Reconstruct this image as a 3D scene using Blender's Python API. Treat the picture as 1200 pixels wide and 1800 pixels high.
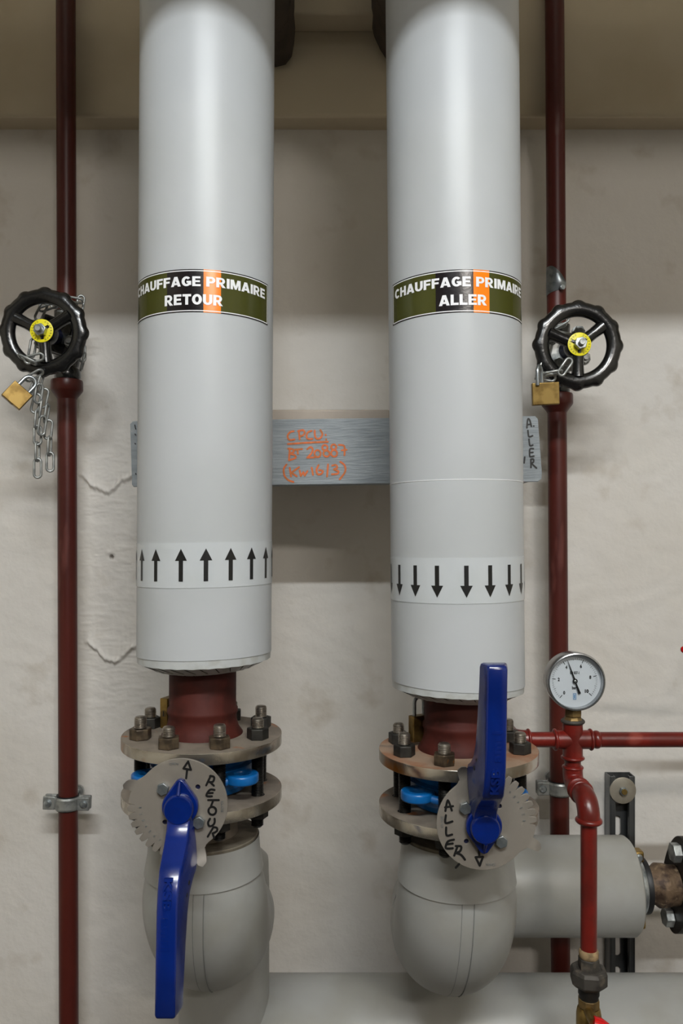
import bpy, bmesh, math, random
from mathutils import Vector, Matrix, Euler, noise as mnoise
random.seed(7)
for o in list(bpy.data.objects): bpy.data.objects.remove(o)
S = bpy.context.scene; C = S.collection
PI = math.pi; R_ = math.radians

# ------------------------------------------------------------ camera, light, exposure
F, CX, HY = 1400.0, 600.0, 940.0          # focal length in pixels, centre column, horizon row
def at(px, py, D): return Vector(((px-CX)/F*D, D, (HY-py)/F*D))
cam = bpy.data.cameras.new('camera'); co = bpy.data.objects.new('camera', cam); C.objects.link(co)
cam.sensor_fit = 'VERTICAL'; cam.sensor_height = 36; cam.lens = 28; cam.shift_y = 40/1800
cam.clip_start = 0.05; co.rotation_euler = (PI/2, 0, 0); S.camera = co
S.view_settings.view_transform = 'Standard'; S.view_settings.look = 'None'
S.view_settings.gamma = 1; S.view_settings.use_curve_mapping = False
S.view_settings.exposure = 0.0
w = bpy.data.worlds.new('world'); S.world = w; w.use_nodes = True
w.node_tree.nodes['Background'].inputs[0].default_value = (0.8, 0.85, 0.9, 1)
w.node_tree.nodes['Background'].inputs[1].default_value = 0.02
LAMP_Y, LAMP_Z, ZC = -1.00, 1.620, 1.80
def area(name, loc, rot, sx, sy, power, col):
    l = bpy.data.lights.new(name, 'AREA'); l.shape = 'RECTANGLE'; l.size = sx; l.size_y = sy
    l.energy = power; l.color = col
    o = bpy.data.objects.new(name, l); C.objects.link(o); o.location = loc; o.rotation_euler = rot
    return o
area('tube_light', (0.12, LAMP_Y, LAMP_Z-0.025), (R_(38), 0, 0), 1.2, 0.05, 51, (0.93, 0.98, 1.0))
area('rear_fill_light', (0.7, -2.4, LAMP_Z-0.025), (R_(25), R_(12), 0), 1.2, 0.05, 52, (1.0, 0.94, 0.87))  # second lamp, added as fill for the shaded wall
area('tube_light_upper_side', (0.12, LAMP_Y, LAMP_Z+0.095), (R_(180-30), 0, 0), 1.5, 0.05, 46, (0.97, 0.98, 0.97))

# ------------------------------------------------------------ materials
def lin(c):
    return tuple(((v/255)/12.92 if v/255 <= .04045 else ((v/255+.055)/1.055)**2.4) for v in c) + (1,)
def mat(name, c1, rough=.5, metal=0., c2=None, scale=20., lo=.45, hi=.6, bump=0., bscale=80., coat=0.,
        r2=None, stretch=None, c3=None, s3=6., lo3=.6, hi3=.65, trans=0., spec=None, bdist=.001, detail=4):
    m = bpy.data.materials.new(name); m.use_nodes = True; nt = m.node_tree; N = nt.nodes; L = nt.links
    b = N['Principled BSDF']; b.inputs['Base Color'].default_value = lin(c1)
    b.inputs['Roughness'].default_value = rough; b.inputs['Metallic'].default_value = metal
    b.inputs['Coat Weight'].default_value = coat; b.inputs['Coat Roughness'].default_value = .12
    if trans: b.inputs['Transmission Weight'].default_value = trans
    if spec is not None: b.inputs['Specular IOR Level'].default_value = spec
    tc = N.new('ShaderNodeTexCoord'); vec = tc.outputs['Object']
    if stretch:
        mp = N.new('ShaderNodeMapping'); L.new(vec, mp.inputs[0]); mp.inputs['Scale'].default_value = stretch; vec = mp.outputs[0]
    def noise(sc, lo_, hi_):
        n = N.new('ShaderNodeTexNoise'); n.inputs['Scale'].default_value = sc; n.inputs['Detail'].default_value = detail
        L.new(vec, n.inputs['Vector'])
        mr = N.new('ShaderNodeMapRange'); mr.inputs['From Min'].default_value = lo_; mr.inputs['From Max'].default_value = hi_
        L.new(n.outputs['Fac'], mr.inputs['Value']); return mr.outputs[0]
    if c2:
        f = noise(scale, lo, hi)
        mx = N.new('ShaderNodeMix'); mx.data_type = 'RGBA'; L.new(f, mx.inputs[0])
        mx.inputs[6].default_value = lin(c1); mx.inputs[7].default_value = lin(c2); out = mx.outputs[2]
        if c3:
            f3 = noise(s3, lo3, hi3)
            m3 = N.new('ShaderNodeMix'); m3.data_type = 'RGBA'; L.new(f3, m3.inputs[0]); L.new(out, m3.inputs[6])
            m3.inputs[7].default_value = lin(c3); out = m3.outputs[2]
        L.new(out, b.inputs['Base Color'])
        if r2 is not None:
            mr = N.new('ShaderNodeMapRange'); L.new(f, mr.inputs['Value'])
            mr.inputs['To Min'].default_value = rough; mr.inputs['To Max'].default_value = r2
            L.new(mr.outputs[0], b.inputs['Roughness'])
    if bump:
        n = N.new('ShaderNodeTexNoise'); n.inputs['Scale'].default_value = bscale; n.inputs['Detail'].default_value = 5
        L.new(vec, n.inputs['Vector'])
        bp = N.new('ShaderNodeBump'); bp.inputs['Strength'].default_value = bump; bp.inputs['Distance'].default_value = bdist
        L.new(n.outputs['Fac'], bp.inputs['Height']); L.new(bp.outputs[0], b.inputs['Normal'])
    return m
M = {}
M['wall'] = mat('plaster', (208,203,197), .75, c2=(202,196,188), scale=3, bump=.5, bscale=38, bdist=.004, c3=(190,182,172), s3=14, lo3=.6, hi3=.75)
M['beam'] = mat('beam_paint', (192,179,156), .8, c2=(182,168,144), scale=4, bump=.3, bscale=20, bdist=.003)
M['room'] = mat('room_paint', (204,198,184), .9, c2=(196,190,176), scale=2)
M['rear'] = mat('rear_wall_paint', (104,102,98), .9, c2=(92,90,86), scale=2)
M['floor'] = mat('concrete', (66,63,60), .8, c2=(54,52,50), scale=6)
M['pvc'] = mat('pvc_jacket', (181,184,187), .38, c2=(177,180,182), scale=5, bump=.05, bscale=6, bdist=.004, spec=.36)
M['pvc_elbow'] = mat('pvc_elbow_jacket', (154,154,151), .38, c2=(147,146,140), scale=9, bump=.06, bscale=12, bdist=.003)
M['foil'] = mat('foil_collar', (182,185,185), .38, .0, c2=(172,173,170), scale=60, bump=.3, bscale=90)
M['tape'] = mat('clear_arrow_tape', (189,193,196), .24, c2=(187,191,193), scale=20)
M['black_ink'] = mat('black_print', (18,18,18), .4)
M['lb_green'] = mat('label_green', (62,64,18), .22, bump=.03, bscale=30)
M['lb_black'] = mat('label_black', (20,14,18), .22, bump=.25, bscale=300, bdist=.0004)
M['lb_orange'] = mat('label_orange', (250,130,0), .25)
M['lb_white'] = mat('label_white', (235,235,238), .3)
M['red_paint'] = mat('red_primer', (76,26,19), .38, c2=(66,20,14), scale=14, c3=(104,58,52), s3=12, lo3=.61, hi3=.68, stretch=(1,1,.25), spec=.4, bump=.1, bscale=40)
M['red_bright'] = mat('red_paint_small_pipe', (106,25,18), .32, c2=(88,24,18), scale=25, bump=.15, bscale=120, c3=(128,54,44), s3=18, lo3=.66, hi3=.72)
M['red_neck'] = mat('red_oxide', (70,25,18), .65, spec=.25, c2=(56,19,13), scale=30, bump=.3, bscale=60, c3=(78,34,26), s3=25, lo3=.64, hi3=.7)
M['steel'] = mat('machined_steel', (206,200,190), .2, .95, c2=(150,140,126), scale=14, r2=.34, c3=(160,100,36), s3=11, lo3=.58, hi3=.7, bump=.08, bscale=200)
M['dusty'] = mat('dusty_steel_face', (132,122,110), .7, .2, c2=(112,102,92), scale=22, c3=(150,98,62), s3=30, lo3=.64, hi3=.7, bump=.15, bscale=150)
M['rusty_face'] = mat('rust_dusted_face', (152,128,108), .75, .1, c2=(142,100,74), scale=26, c3=(120,104,92), s3=20, lo3=.6, hi3=.7, bump=.15, bscale=150)
M['nut'] = mat('bronze_toned_nut', (112,98,80), .42, .75, c2=(76,66,56), scale=60, c3=(160,100,36), s3=70, lo3=.62, hi3=.7)
M['nut_dark'] = mat('black_nut', (38,36,34), .5, .5, c2=(52,50,46), scale=60)
M['stud'] = mat('oiled_stud', (50,48,45), .38, .8, c2=(36,35,34), scale=60)
M['stud_end'] = mat('bare_stud_end', (160,152,142), .3, .9, c2=(128,120,110), scale=80)
M['plate'] = mat('stainless_plate', (150,143,134), .5, .55, c2=(140,133,124), scale=16, bump=.05, bscale=300)
M['rail'] = mat('rail_steel', (112,114,115), .38, .85, c2=(84,86,88), scale=30, stretch=(1,1,.2))
M['washer'] = mat('washer_face', (170,162,148), .5, .6, c2=(156,148,134), scale=30)
M['zinc'] = mat('zinc', (178,184,188), .28, .9, c2=(140,148,152), scale=70, r2=.4)
M['galv'] = mat('galvanised', (172,174,172), .42, .8, c2=(136,138,136), scale=60, r2=.6)
M['blue'] = mat('blue_lever_coat', (0,30,106), .22, c2=(0,26,94), scale=18, bump=.08, bscale=90, coat=.4)
M['body_blue'] = mat('light_blue_body', (8,92,158), .32, c2=(8,80,140), scale=30, bump=.15, bscale=90)
M['dark_blue'] = mat('dark_blue_body', (10,16,52), .4, bump=.1, bscale=60)
M['iron'] = mat('black_cast_iron', (11,11,12), .26, coat=.5, bump=.45, bscale=170, bdist=.001)
M['black'] = mat('matt_black', (22,20,18), .6)
M['rubber'] = mat('black_rubber', (16,17,20), .5)
M['brass'] = mat('brass', (156,130,76), .36, .85, c2=(122,98,54), scale=45)
M['brass_dull'] = mat('dull_brass', (128,104,62), .5, .6, c2=(96,78,48), scale=45, bump=.2, bscale=100)
M['yellow'] = mat('yellow_disc', (236,222,20), .4)
M['grey_paint'] = mat('grey_brushed_paint', (136,142,146), .5, c2=(124,130,134), scale=12, stretch=(1,1,9), bump=.6, bscale=40, bdist=.0012)
M['orange_ink'] = mat('orange_marker', (206,98,36), .5, c2=(180,96,30), scale=140)
M['cream'] = mat('cream_paint', (170,158,146), .6, c2=(160,148,136), scale=12, bump=.1)
M['cap_grey'] = mat('foam_end', (120,112,98), .7, c2=(98,90,78), scale=40, bump=.3, bscale=90)
M['seam'] = mat('seam_grey', (120,122,120), .6)  # plain grey for the thin raised lines along the elbow seams
M['dial'] = mat('dial_white', (224,226,230), .5)
M['chrome'] = mat('gauge_case', (168,170,172), .24, .9, c2=(150,152,154), scale=30)
M['light_blue_ink'] = mat('blue_print', (40,130,190), .5)
M['hemp'] = mat('hemp_and_paste', (150,126,92), .9, c2=(110,92,66), scale=90, bump=.5, bscale=200)
M['malleable'] = mat('dark_malleable_iron', (72,68,63), .6, .4, c2=(56,52,48), scale=40, c3=(96,88,78), s3=60, lo3=.55, hi3=.65, bump=.3, bscale=150)
M['rust'] = mat('rusty_stub', (112,92,72), .6, .4, c2=(66,50,40), scale=50, c3=(150,130,104), s3=70, lo3=.6, hi3=.68, bump=.8, bscale=110, bdist=.002)
M['flange_dark'] = mat('dark_flange', (56,50,44), .5, .5, c2=(44,39,34), scale=40, bump=.2)
M['red_plastic'] = mat('red_plastic', (190,10,14), .25)
M['red_chip'] = mat('red_primer_chipped', (76,22,15), .4, c2=(76,18,12), scale=14, c3=(120,98,92), s3=11, lo3=.6, hi3=.66, stretch=(1,1,.3), spec=.4, bump=.2, bscale=40)
M['hole_dark'] = mat('hole_shade', (66,54,44), .8, c2=(54,44,36), scale=20)  # dark brown stands for the shade inside the slab holes
gm = bpy.data.materials.new('gauge_glass'); gm.use_nodes = True
gn = gm.node_tree; gn.nodes.clear(); go_ = gn.nodes.new('ShaderNodeOutputMaterial'); gx = gn.nodes.new('ShaderNodeMixShader')
gt = gn.nodes.new('ShaderNodeBsdfTransparent'); gg = gn.nodes.new('ShaderNodeBsdfGlossy'); gf = gn.nodes.new('ShaderNodeFresnel'); gf.inputs[0].default_value = 1.45
gt.inputs[0].default_value = (.97,.98,.98,1); gg.inputs['Roughness'].default_value = .03
gn.links.new(gf.outputs[0], gx.inputs[0]); gn.links.new(gt.outputs[0], gx.inputs[1]); gn.links.new(gg.outputs[0], gx.inputs[2]); gn.links.new(gx.outputs[0], go_.inputs[0]); M['glass'] = gm
em = bpy.data.materials.new('lit_tube'); em.use_nodes = True
eb = em.node_tree.nodes['Principled BSDF']; eb.inputs['Emission Color'].default_value = (1,1,1,1)
eb.inputs['Emission Strength'].default_value = 3; M['tube'] = em

# ------------------------------------------------------------ mesh helpers
def put(name, me, m, parent=None, bevel=0, smooth=35, mats=None, loc=None):
    for mm in (mats or [m]): me.materials.append(M[mm] if isinstance(mm, str) else mm)
    me.polygons.foreach_set('use_smooth', [True]*len(me.polygons))
    me.set_sharp_from_angle(angle=R_(smooth)); me.update()
    o = bpy.data.objects.new(name, me); C.objects.link(o)
    if parent: o.parent = parent
    if loc is not None: o.location = loc
    if bevel:
        b = o.modifiers.new('bevel', 'BEVEL'); b.width = bevel; b.segments = 3; b.limit_method = 'ANGLE'; b.angle_limit = R_(40)
        b.harden_normals = False
    return o
def obj(name, bm, m, parent=None, **k):
    bmesh.ops.recalc_face_normals(bm, faces=bm.faces)
    me = bpy.data.meshes.new(name); bm.to_mesh(me); bm.free()
    return put(name, me, m, parent, **k)
def thing(name, label, cat, loc=(0,0,0), rot=(0,0,0), group=None):
    o = bpy.data.objects.new(name, None); C.objects.link(o); o.empty_display_size = .02
    o.location = loc; o.rotation_euler = rot; return tag(o, label, cat, group)
def tag(o, label, cat, group=None):
    o['label'] = label; o['category'] = cat
    if group: o['group'] = group
    return o
def struct(o): o['kind'] = 'structure'; return o
def NB(): return bmesh.new()
def frame_to(d):
    d = Vector(d).normalized()
    return d.to_track_quat('Z', 'Y').to_matrix().to_4x4()
def box(bm, x0, x1, y0, y1, z0, z1, mtx=None):
    vs = [Vector((x, y, z)) for x in (x0, x1) for y in (y0, y1) for z in (z0, z1)]
    if mtx: vs = [mtx @ v for v in vs]
    v = [bm.verts.new(p) for p in vs]
    for f in ((0,1,3,2),(4,6,7,5),(0,4,5,1),(2,3,7,6),(0,2,6,4),(1,5,7,3)): bm.faces.new([v[i] for i in f])
def lathe(bm, prof, base=(0,0,0), d=(0,0,1), seg=32, phase=0, rfun=None, cap=True):
    """prof: (radius, height) pairs along axis d from base"""
    mt = Matrix.Translation(Vector(base)) @ frame_to(d)
    rings = []
    for r, h in prof:
        ring = []
        for k in range(seg):
            a = phase + 2*PI*k/seg; rr = r*(rfun(a) if rfun else 1)
            ring.append(bm.verts.new(mt @ Vector((rr*math.cos(a), rr*math.sin(a), h))))
        rings.append(ring)
    for a, b in zip(rings, rings[1:]):
        for k in range(seg): bm.faces.new((a[k], a[(k+1)%seg], b[(k+1)%seg], b[k]))
    if cap: bm.faces.new(rings[0][::-1]); bm.faces.new(rings[-1])
def zlathe(bm, fn, zs, seg=96, cap=False, closed=True):
    """general tube about z: fn(theta, j) -> (r, z); theta 0 faces the camera (-y)"""
    rings = []
    for j in range(zs):
        ring = []
        for k in range(seg):
            th = 2*PI*k/seg; r, z = fn(th, j)
            ring.append(bm.verts.new((r*math.sin(th), -r*math.cos(th), z)))
        rings.append(ring)
    for a, b in zip(rings, rings[1:]):
        for k in range(seg): bm.faces.new((a[k], a[(k+1)%seg], b[(k+1)%seg], b[k]))
    if cap: bm.faces.new(rings[0]); bm.faces.new(rings[-1])
def sweep(bm, pts, rad, seg=12, closed=False, cap=True, squash=None):
    pts = [Vector(p) for p in pts]; n = len(pts); rf = rad if callable(rad) else (lambda i: rad)
    T = []
    for i in range(n):
        a = pts[(i-1)%n] if (closed or i > 0) else pts[i]; b = pts[(i+1)%n] if (closed or i < n-1) else pts[i]
        T.append((b-a).normalized())
    ref = Vector((0,0,1)) if abs(T[0].z) < .9 else Vector((1,0,0))
    nrm = (ref - T[0]*ref.dot(T[0])).normalized(); rings = []
    for i in range(n):
        nrm = (nrm - T[i]*nrm.dot(T[i])).normalized(); bn = T[i].cross(nrm); r = rf(i); ring = []
        for k in range(seg):
            a = 2*PI*k/seg; ring.append(bm.verts.new(pts[i] + nrm*(r*math.cos(a)) + bn*(r*math.sin(a))))
        rings.append(ring)
    m = n if closed else n-1
    for i in range(m):
        A, B = rings[i], rings[(i+1)%n]
        for k in range(seg): bm.faces.new((A[k], A[(k+1)%seg], B[(k+1)%seg], B[k]))
    if cap and not closed: bm.faces.new(rings[0][::-1]); bm.faces.new(rings[-1])
def arc(c, r, a0, a1, n, fn):
    return [Vector(c) + fn(r, a0+(a1-a0)*i/n) for i in range(n+1)]
def hexa(bm, af, h, base=(0,0,0), d=(0,0,1), phase=0, n=6):
    r = af/2/math.cos(PI/n); c = af*.04
    lathe(bm, [(r-c, 0), (r, c*.8), (r, h-c*.8), (r-c, h)], base, d, n, phase)
def curve_mesh(splines, depth, bev=0):
    """filled 2D outlines with holes -> solid of the given thickness (x, y plane, z from 0 to depth)"""
    cu = bpy.data.curves.new('outline', 'CURVE'); cu.dimensions = '2D'; cu.fill_mode = 'BOTH'
    cu.extrude = depth/2 - bev; cu.bevel_depth = bev; cu.bevel_resolution = 2
    for pts in splines:
        sp = cu.splines.new('POLY'); sp.points.add(len(pts)-1); sp.use_cyclic_u = True
        for i, p in enumerate(pts): sp.points[i].co = (p[0], p[1], 0, 1)
    return conv(cu)
def conv(cu):
    o = bpy.data.objects.new('tmp', cu); C.objects.link(o)
    dg = bpy.context.evaluated_depsgraph_get(); dg.update()
    me = bpy.data.meshes.new_from_object(o.evaluated_get(dg)); bpy.data.objects.remove(o); bpy.data.curves.remove(cu)
    return me
def text_mesh(s, bold=.02, ext=0., space=1.):
    cu = bpy.data.curves.new('text', 'FONT'); cu.body = s; cu.size = 1; cu.offset = bold; cu.extrude = ext
    cu.space_character = space; cu.resolution_u = 4
    return conv(cu)
def bounds(me):
    xs = [v.co.x for v in me.vertices]; ys = [v.co.y for v in me.vertices]
    return min(xs), max(xs), min(ys), max(ys)
def map_mesh(me, fn):
    for v in me.vertices: v.co = fn(v.co.x, v.co.y, v.co.z)
    return me
def fit_text(s, u0, u1, v0, v1, fn, bold=.02, ext=0., space=1.):
    """text stretched to the box u0..u1, v0..v1 and carried by fn(u, v, h)"""
    me = text_mesh(s, bold, ext, space); a, b, c, d = bounds(me)
    if s in ('I', '1', 'L'): m_, h_ = (u0+u1)/2, (u1-u0)*(.14 if s == 'I' else .3); u0, u1 = m_-h_, m_+h_
    return map_mesh(me, lambda x, y, z: fn(u0+(x-a)/(b-a)*(u1-u0), v0+(y-c)/(d-c)*(v1-v0), z))
def join_meshes(list_):
    bm = NB()
    for me in list_: bm.from_mesh(me); bpy.data.meshes.remove(me)
    return bm
RK = [0]
def ribbon(bm, pts, wd, fn, t=.0003):
    """marker stroke: flat thick ribbon with round ends; fn(u, v, h) -> point"""
    P = [Vector((p[0], p[1])) for p in pts]; t0 = t; RK[0] = (RK[0]+7) % 23
    for j_, p in enumerate(P):
        t = t0*(1+.035*((RK[0]+j_*2) % 40))
        n = 10; top = [bm.verts.new(fn(p.x+wd/2*math.cos(2*PI*k/n), p.y+wd/2*math.sin(2*PI*k/n), t)) for k in range(n)]
        bot = [bm.verts.new(fn(p.x+wd/2*math.cos(2*PI*k/n), p.y+wd/2*math.sin(2*PI*k/n), 0)) for k in range(n)]
        bm.faces.new(top)
        for k in range(n): bm.faces.new((bot[k], bot[(k+1)%n], top[(k+1)%n], top[k]))
    for i, (a, b) in enumerate(zip(P, P[1:])):
        d = b-a
        if d.length < 1e-9: continue
        nn = Vector((-d.y, d.x)).normalized()*(wd/2); tt = t0*(1+.035*((RK[0]+i*2+1) % 40)+.01)
        q = [a+nn, b+nn, b-nn, a-nn]
        top = [bm.verts.new(fn(v.x, v.y, tt)) for v in q]; bot = [bm.verts.new(fn(v.x, v.y, 0)) for v in q]
        bm.faces.new(top)
        for k in range(4): bm.faces.new((bot[k], bot[(k+1)%4], top[(k+1)%4], top[k]))
def _sec(cx, cy, rx, ry, ix, iy, a0, a1, n=14):
    out = []
    for i in range(n):
        a, b = R_(a0+(a1-a0)*i/n), R_(a0+(a1-a0)*(i+1)/n)
        out.append([(cx+ix*math.cos(a), cy+iy*math.sin(a)), (cx+rx*math.cos(a), cy+ry*math.sin(a)), (cx+rx*math.cos(b), cy+ry*math.sin(b)), (cx+ix*math.cos(b), cy+iy*math.sin(b))])
    return out
def _rc(a, b, c, d): return [[(a,b),(c,b),(c,d),(a,d)]]
_P = _rc(0,0,.28,1)+_rc(.28,.80,.46,1)+_rc(.28,.34,.46,.53)+_sec(.46,.67,.36,.33,.10,.135,-90,90,10)
GLY = {'H': (.86, _rc(0,0,.28,1)+_rc(.58,0,.86,1)+_rc(.28,.39,.58,.61)), 'A': (.98, [[(0,0),(.29,0),(.61,1),(.33,1)],[(.69,0),(.98,0),(.65,1),(.37,1)]]+_rc(.24,.17,.74,.36)),
    'U': (.86, _rc(0,.37,.28,1)+_rc(.58,.37,.86,1)+_sec(.43,.38,.43,.38,.15,.17,180,360)), 'F': (.74, _rc(0,0,.28,1)+_rc(.28,.79,.74,1)+_rc(.28,.40,.68,.60)),
    'E': (.78, _rc(0,0,.28,1)+_rc(.28,.79,.76,1)+_rc(.28,.41,.71,.60)+_rc(.28,0,.78,.21)), 'L': (.72, _rc(0,0,.28,1)+_rc(.28,0,.72,.22)), 'I': (.28, _rc(0,0,.28,1)),
    'T': (.82, _rc(.27,0,.55,.8)+_rc(0,.78,.82,1)), 'C': (.86, _sec(.45,.5,.45,.5,.17,.27,42,318,20)), 'G': (.92, _sec(.46,.5,.46,.5,.17,.27,42,330,20)+_rc(.47,.36,.91,.54)+_rc(.68,.12,.91,.37)),
    'O': (.92, _sec(.46,.5,.46,.5,.17,.27,0,360,28)), 'P': (.82, _P), 'R': (.90, _P+[[(.30,.40),(.56,.42),(.90,0),(.57,0)]]),
    'M': (1.04, _rc(0,0,.25,1)+_rc(.79,0,1.04,1)+[[(.03,1),(.34,1),(.62,.02),(.43,.02)],[(.70,1),(1.01,1),(.61,.02),(.42,.02)]])}
def block_text(s, u0, u1, v0, v1, fn):
    W_ = sum(.42 if c == ' ' else GLY[c][0]+.085 for c in s)-.085; bm = NB(); x = 0
    for c in s:
        if c == ' ': x += .42; continue
        for k, q in enumerate(GLY[c][1]):
            bm.faces.new([bm.verts.new(fn(u0+(x+p[0])/W_*(u1-u0), v0+p[1]*(v1-v0), .0004+.000012*(k % 8))) for p in q])
        x += GLY[c][0]+.085
    return bm
def smooth_line(p, n=4):
    if len(p) < 3: return p
    out = []
    for i in range(len(p)-1):
        p0 = p[max(i-1,0)]; p1 = p[i]; p2 = p[i+1]; p3 = p[min(i+2,len(p)-1)]
        for k in range(n):
            t = k/n
            out.append(tuple(.5*((2*p1[j]) + (-p0[j]+p2[j])*t + (2*p0[j]-5*p1[j]+4*p2[j]-p3[j])*t*t + (-p0[j]+3*p1[j]-3*p2[j]+p3[j])*t**3) for j in (0,1)))
    out.append(tuple(p[-1])); return out
def circ(cx, cy, rx, ry=None, n=14): ry = ry or rx; return [(cx+rx*math.cos(2*PI*k/n), cy+ry*math.sin(2*PI*k/n)) for k in range(n+1)]

# ------------------------------------------------------------ room shell
WY = 1.46
def build_wall():
    def axis(a, b, fine):
        pts = set(); x = a
        while x < b:
            pts.add(round(x, 5)); st = .06
            for lo, hi, s in fine:
                if lo <= x < hi: st = min(st, s)
            x += st
        pts.add(b); return sorted(pts)
    xs = axis(-1.9, 1.9, [(-.70,.70,.010), (-.495,-.36,.0015)])
    zs = axis(-1.5, ZC, [(-.95,.80,.010), (-.34,.20,.0025), (.03,.15,.0015), (-.28,-.16,.0015), (-.06,-.02,.0015)])
    def px2(p): return [((x-CX)/F*WY, (HY-y)/F*WY) for x, y in p]
    ridges = [px2([(134,838),(142,836),(150,842),(160,855),(175,862),(192,868),(205,857),(215,846),(228,842),(244,836)]),
              px2([(146,1129),(152,1132),(160,1135),(172,1145),(180,1156),(190,1162),(202,1165),(213,1160),(222,1150),(232,1141),(246,1135)])]
    hx, hz = px2([(196,979)])[0]
    def h(x, z):
        v = .0016*math.sin(x*9+z*5)*math.sin(z*11-x*3) + .0005*math.sin(x*60+3*math.sin(z*30))*math.sin(z*90+2*math.sin(x*25))
        for rg, A in zip(ridges, (.0054, .0072)):
            if rg[0][0] < x < rg[-1][0]:
                for (a, za), (b, zb) in zip(rg, rg[1:]):
                    if a <= x <= b:
                        f = za+(zb-za)*(x-a)/(b-a); break
                u = (x-rg[0][0])/(rg[-1][0]-rg[0][0]); e = min(1, u*7, (1-u)*9)
                f += .0007*math.sin(x*700)+.0008*math.sin(x*310+1)
                dz = z-f; g = max(0, min(1, (dz+.006)/.011)); g = g*g*(3-2*g)
                e *= .8+.35*mnoise.noise(Vector((x*130, 2, z*60)))
                v += A*e*(g*math.exp(-max(0, dz)/.018) + .55*math.exp(-(dz-.004)**2/.0045**2))
        if -.50 < x < -.33 and -.36 < z < .22:
            k_ = min(1, (x+.50)/.02, (-.33-x)/.02, (z+.36)/.04, (.22-z)/.04)
            q = mnoise.noise(Vector((x*34, z*120, 1.3))); v += .0016*k_*max(0, q-.12) + .0004*k_*mnoise.noise(Vector((x*90, z*210, 5)))
        r = math.hypot(x-hx, z-hz)
        if r < .0034: v -= .012
        elif r < .008: v -= .0015*(1-(r-.0034)/.0046)
        r2 = math.hypot((x-hx)+.006, (z-hz)-.008)
        if r2 < .006: v += .002*(1-r2/.006)
        return v
    verts = [(x, WY-h(x, z), z) for z in zs for x in xs]; nx = len(xs); nz = len(zs)
    faces = [(j*nx+i, j*nx+i+1, (j+1)*nx+i+1, (j+1)*nx+i) for j in range(nz-1) for i in range(nx-1)]
    k = len(verts)                                                    # the wall's thickness behind the plaster
    verts += [(x, WY+d, z) for d in (.03, .2) for z in (-1.5, ZC) for x in (-1.9, 1.9)]
    for f in ((0,1,3,2),(4,6,7,5),(0,4,5,1),(2,3,7,6),(0,2,6,4),(1,5,7,3)): faces.append(tuple(k+i for i in f))
    me = bpy.data.meshes.new('wall_back'); me.from_pydata(verts, [], faces)
    return struct(put('wall_back', me, 'wall', smooth=60))
build_wall()
def slab(name, m, *b, bevel=0):
    bm = NB(); box(bm, *b); return struct(obj(name, bm, m, bevel=bevel))
slab('floor', 'floor', -1.9, 1.9, -3.2, 1.66, -1.6, -1.5)
slab('ceiling', 'room', -1.9, 1.9, -3.2, 1.66, ZC, ZC+.1)
slab('wall_left', 'room', -2.0, -1.9, -3.2, 1.66, -1.6, ZC+.1)
slab('wall_right', 'room', 1.9, 2.0, -3.2, 1.66, -1.6, ZC+.1)
slab('wall_rear', 'rear', -2.0, 2.0, -3.3, -3.2, -1.6, ZC+.1)
slab('trim_1', 'beam', -1.9, 1.9, 1.414, 1.48, .7425, ZC, bevel=.006)       # downstand on the back wall
slab('trim_2', 'beam', -.135, .088, 1.365, 1.414, .892, ZC, bevel=.004)      # block between the two pipes
bm = NB(); box(bm, -1.88, 1.88, .30, .50, .955, 1.25); dk = obj('light_edge_blocker', bm, 'galv', bevel=.003)  # unseen box, added so its lower edge shades the pipe tops
tag(dk, 'unseen overhead box added to cast the light edge across the pipe tops', 'light blocker')
for x in (-1.2, 0, 1.2):  # hangers made up to carry the unseen blocker
    for y in (.29, .505):
        bm = NB(); lathe(bm, [(.004, 0), (.004, ZC-.94-.001)], (x, y, .94), seg=10); obj('hanger_rod', bm, 'zinc', dk)
    bm = NB(); box(bm, x-.02, x+.02, .28, .515, .948, .9545); obj('hanger_bar', bm, 'zinc', dk)

# ------------------------------------------------------------ lamps in the room
def lamp_fixture(y, x, label):
    t = thing('tube_lamp', label, 'lamp', (x, y, LAMP_Z+.09))
    bm = NB(); box(bm, -.80, .80, -.05, .05, -.045, 0); obj('housing', bm, 'lb_white', t, bevel=.004)
    bm = NB(); lathe(bm, [(.013, 0), (.013, 1.5)], (-.75, 0, -.075), (1,0,0), 16); obj('tube', bm, 'tube', t)
    for sx in (-.775, .76):
        bm = NB(); box(bm, sx, sx+.015, -.015, .015, -.09, -.04); obj('socket', bm, 'lb_white', t)
lamp_fixture(LAMP_Y, .12, 'white fluorescent tube lamp under the ceiling, nearer the pipes')
lamp_fixture(-2.4, .7, 'unseen white tube lamp added near the rear wall for fill light')  # fixture made up to go with the rear fill light

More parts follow.
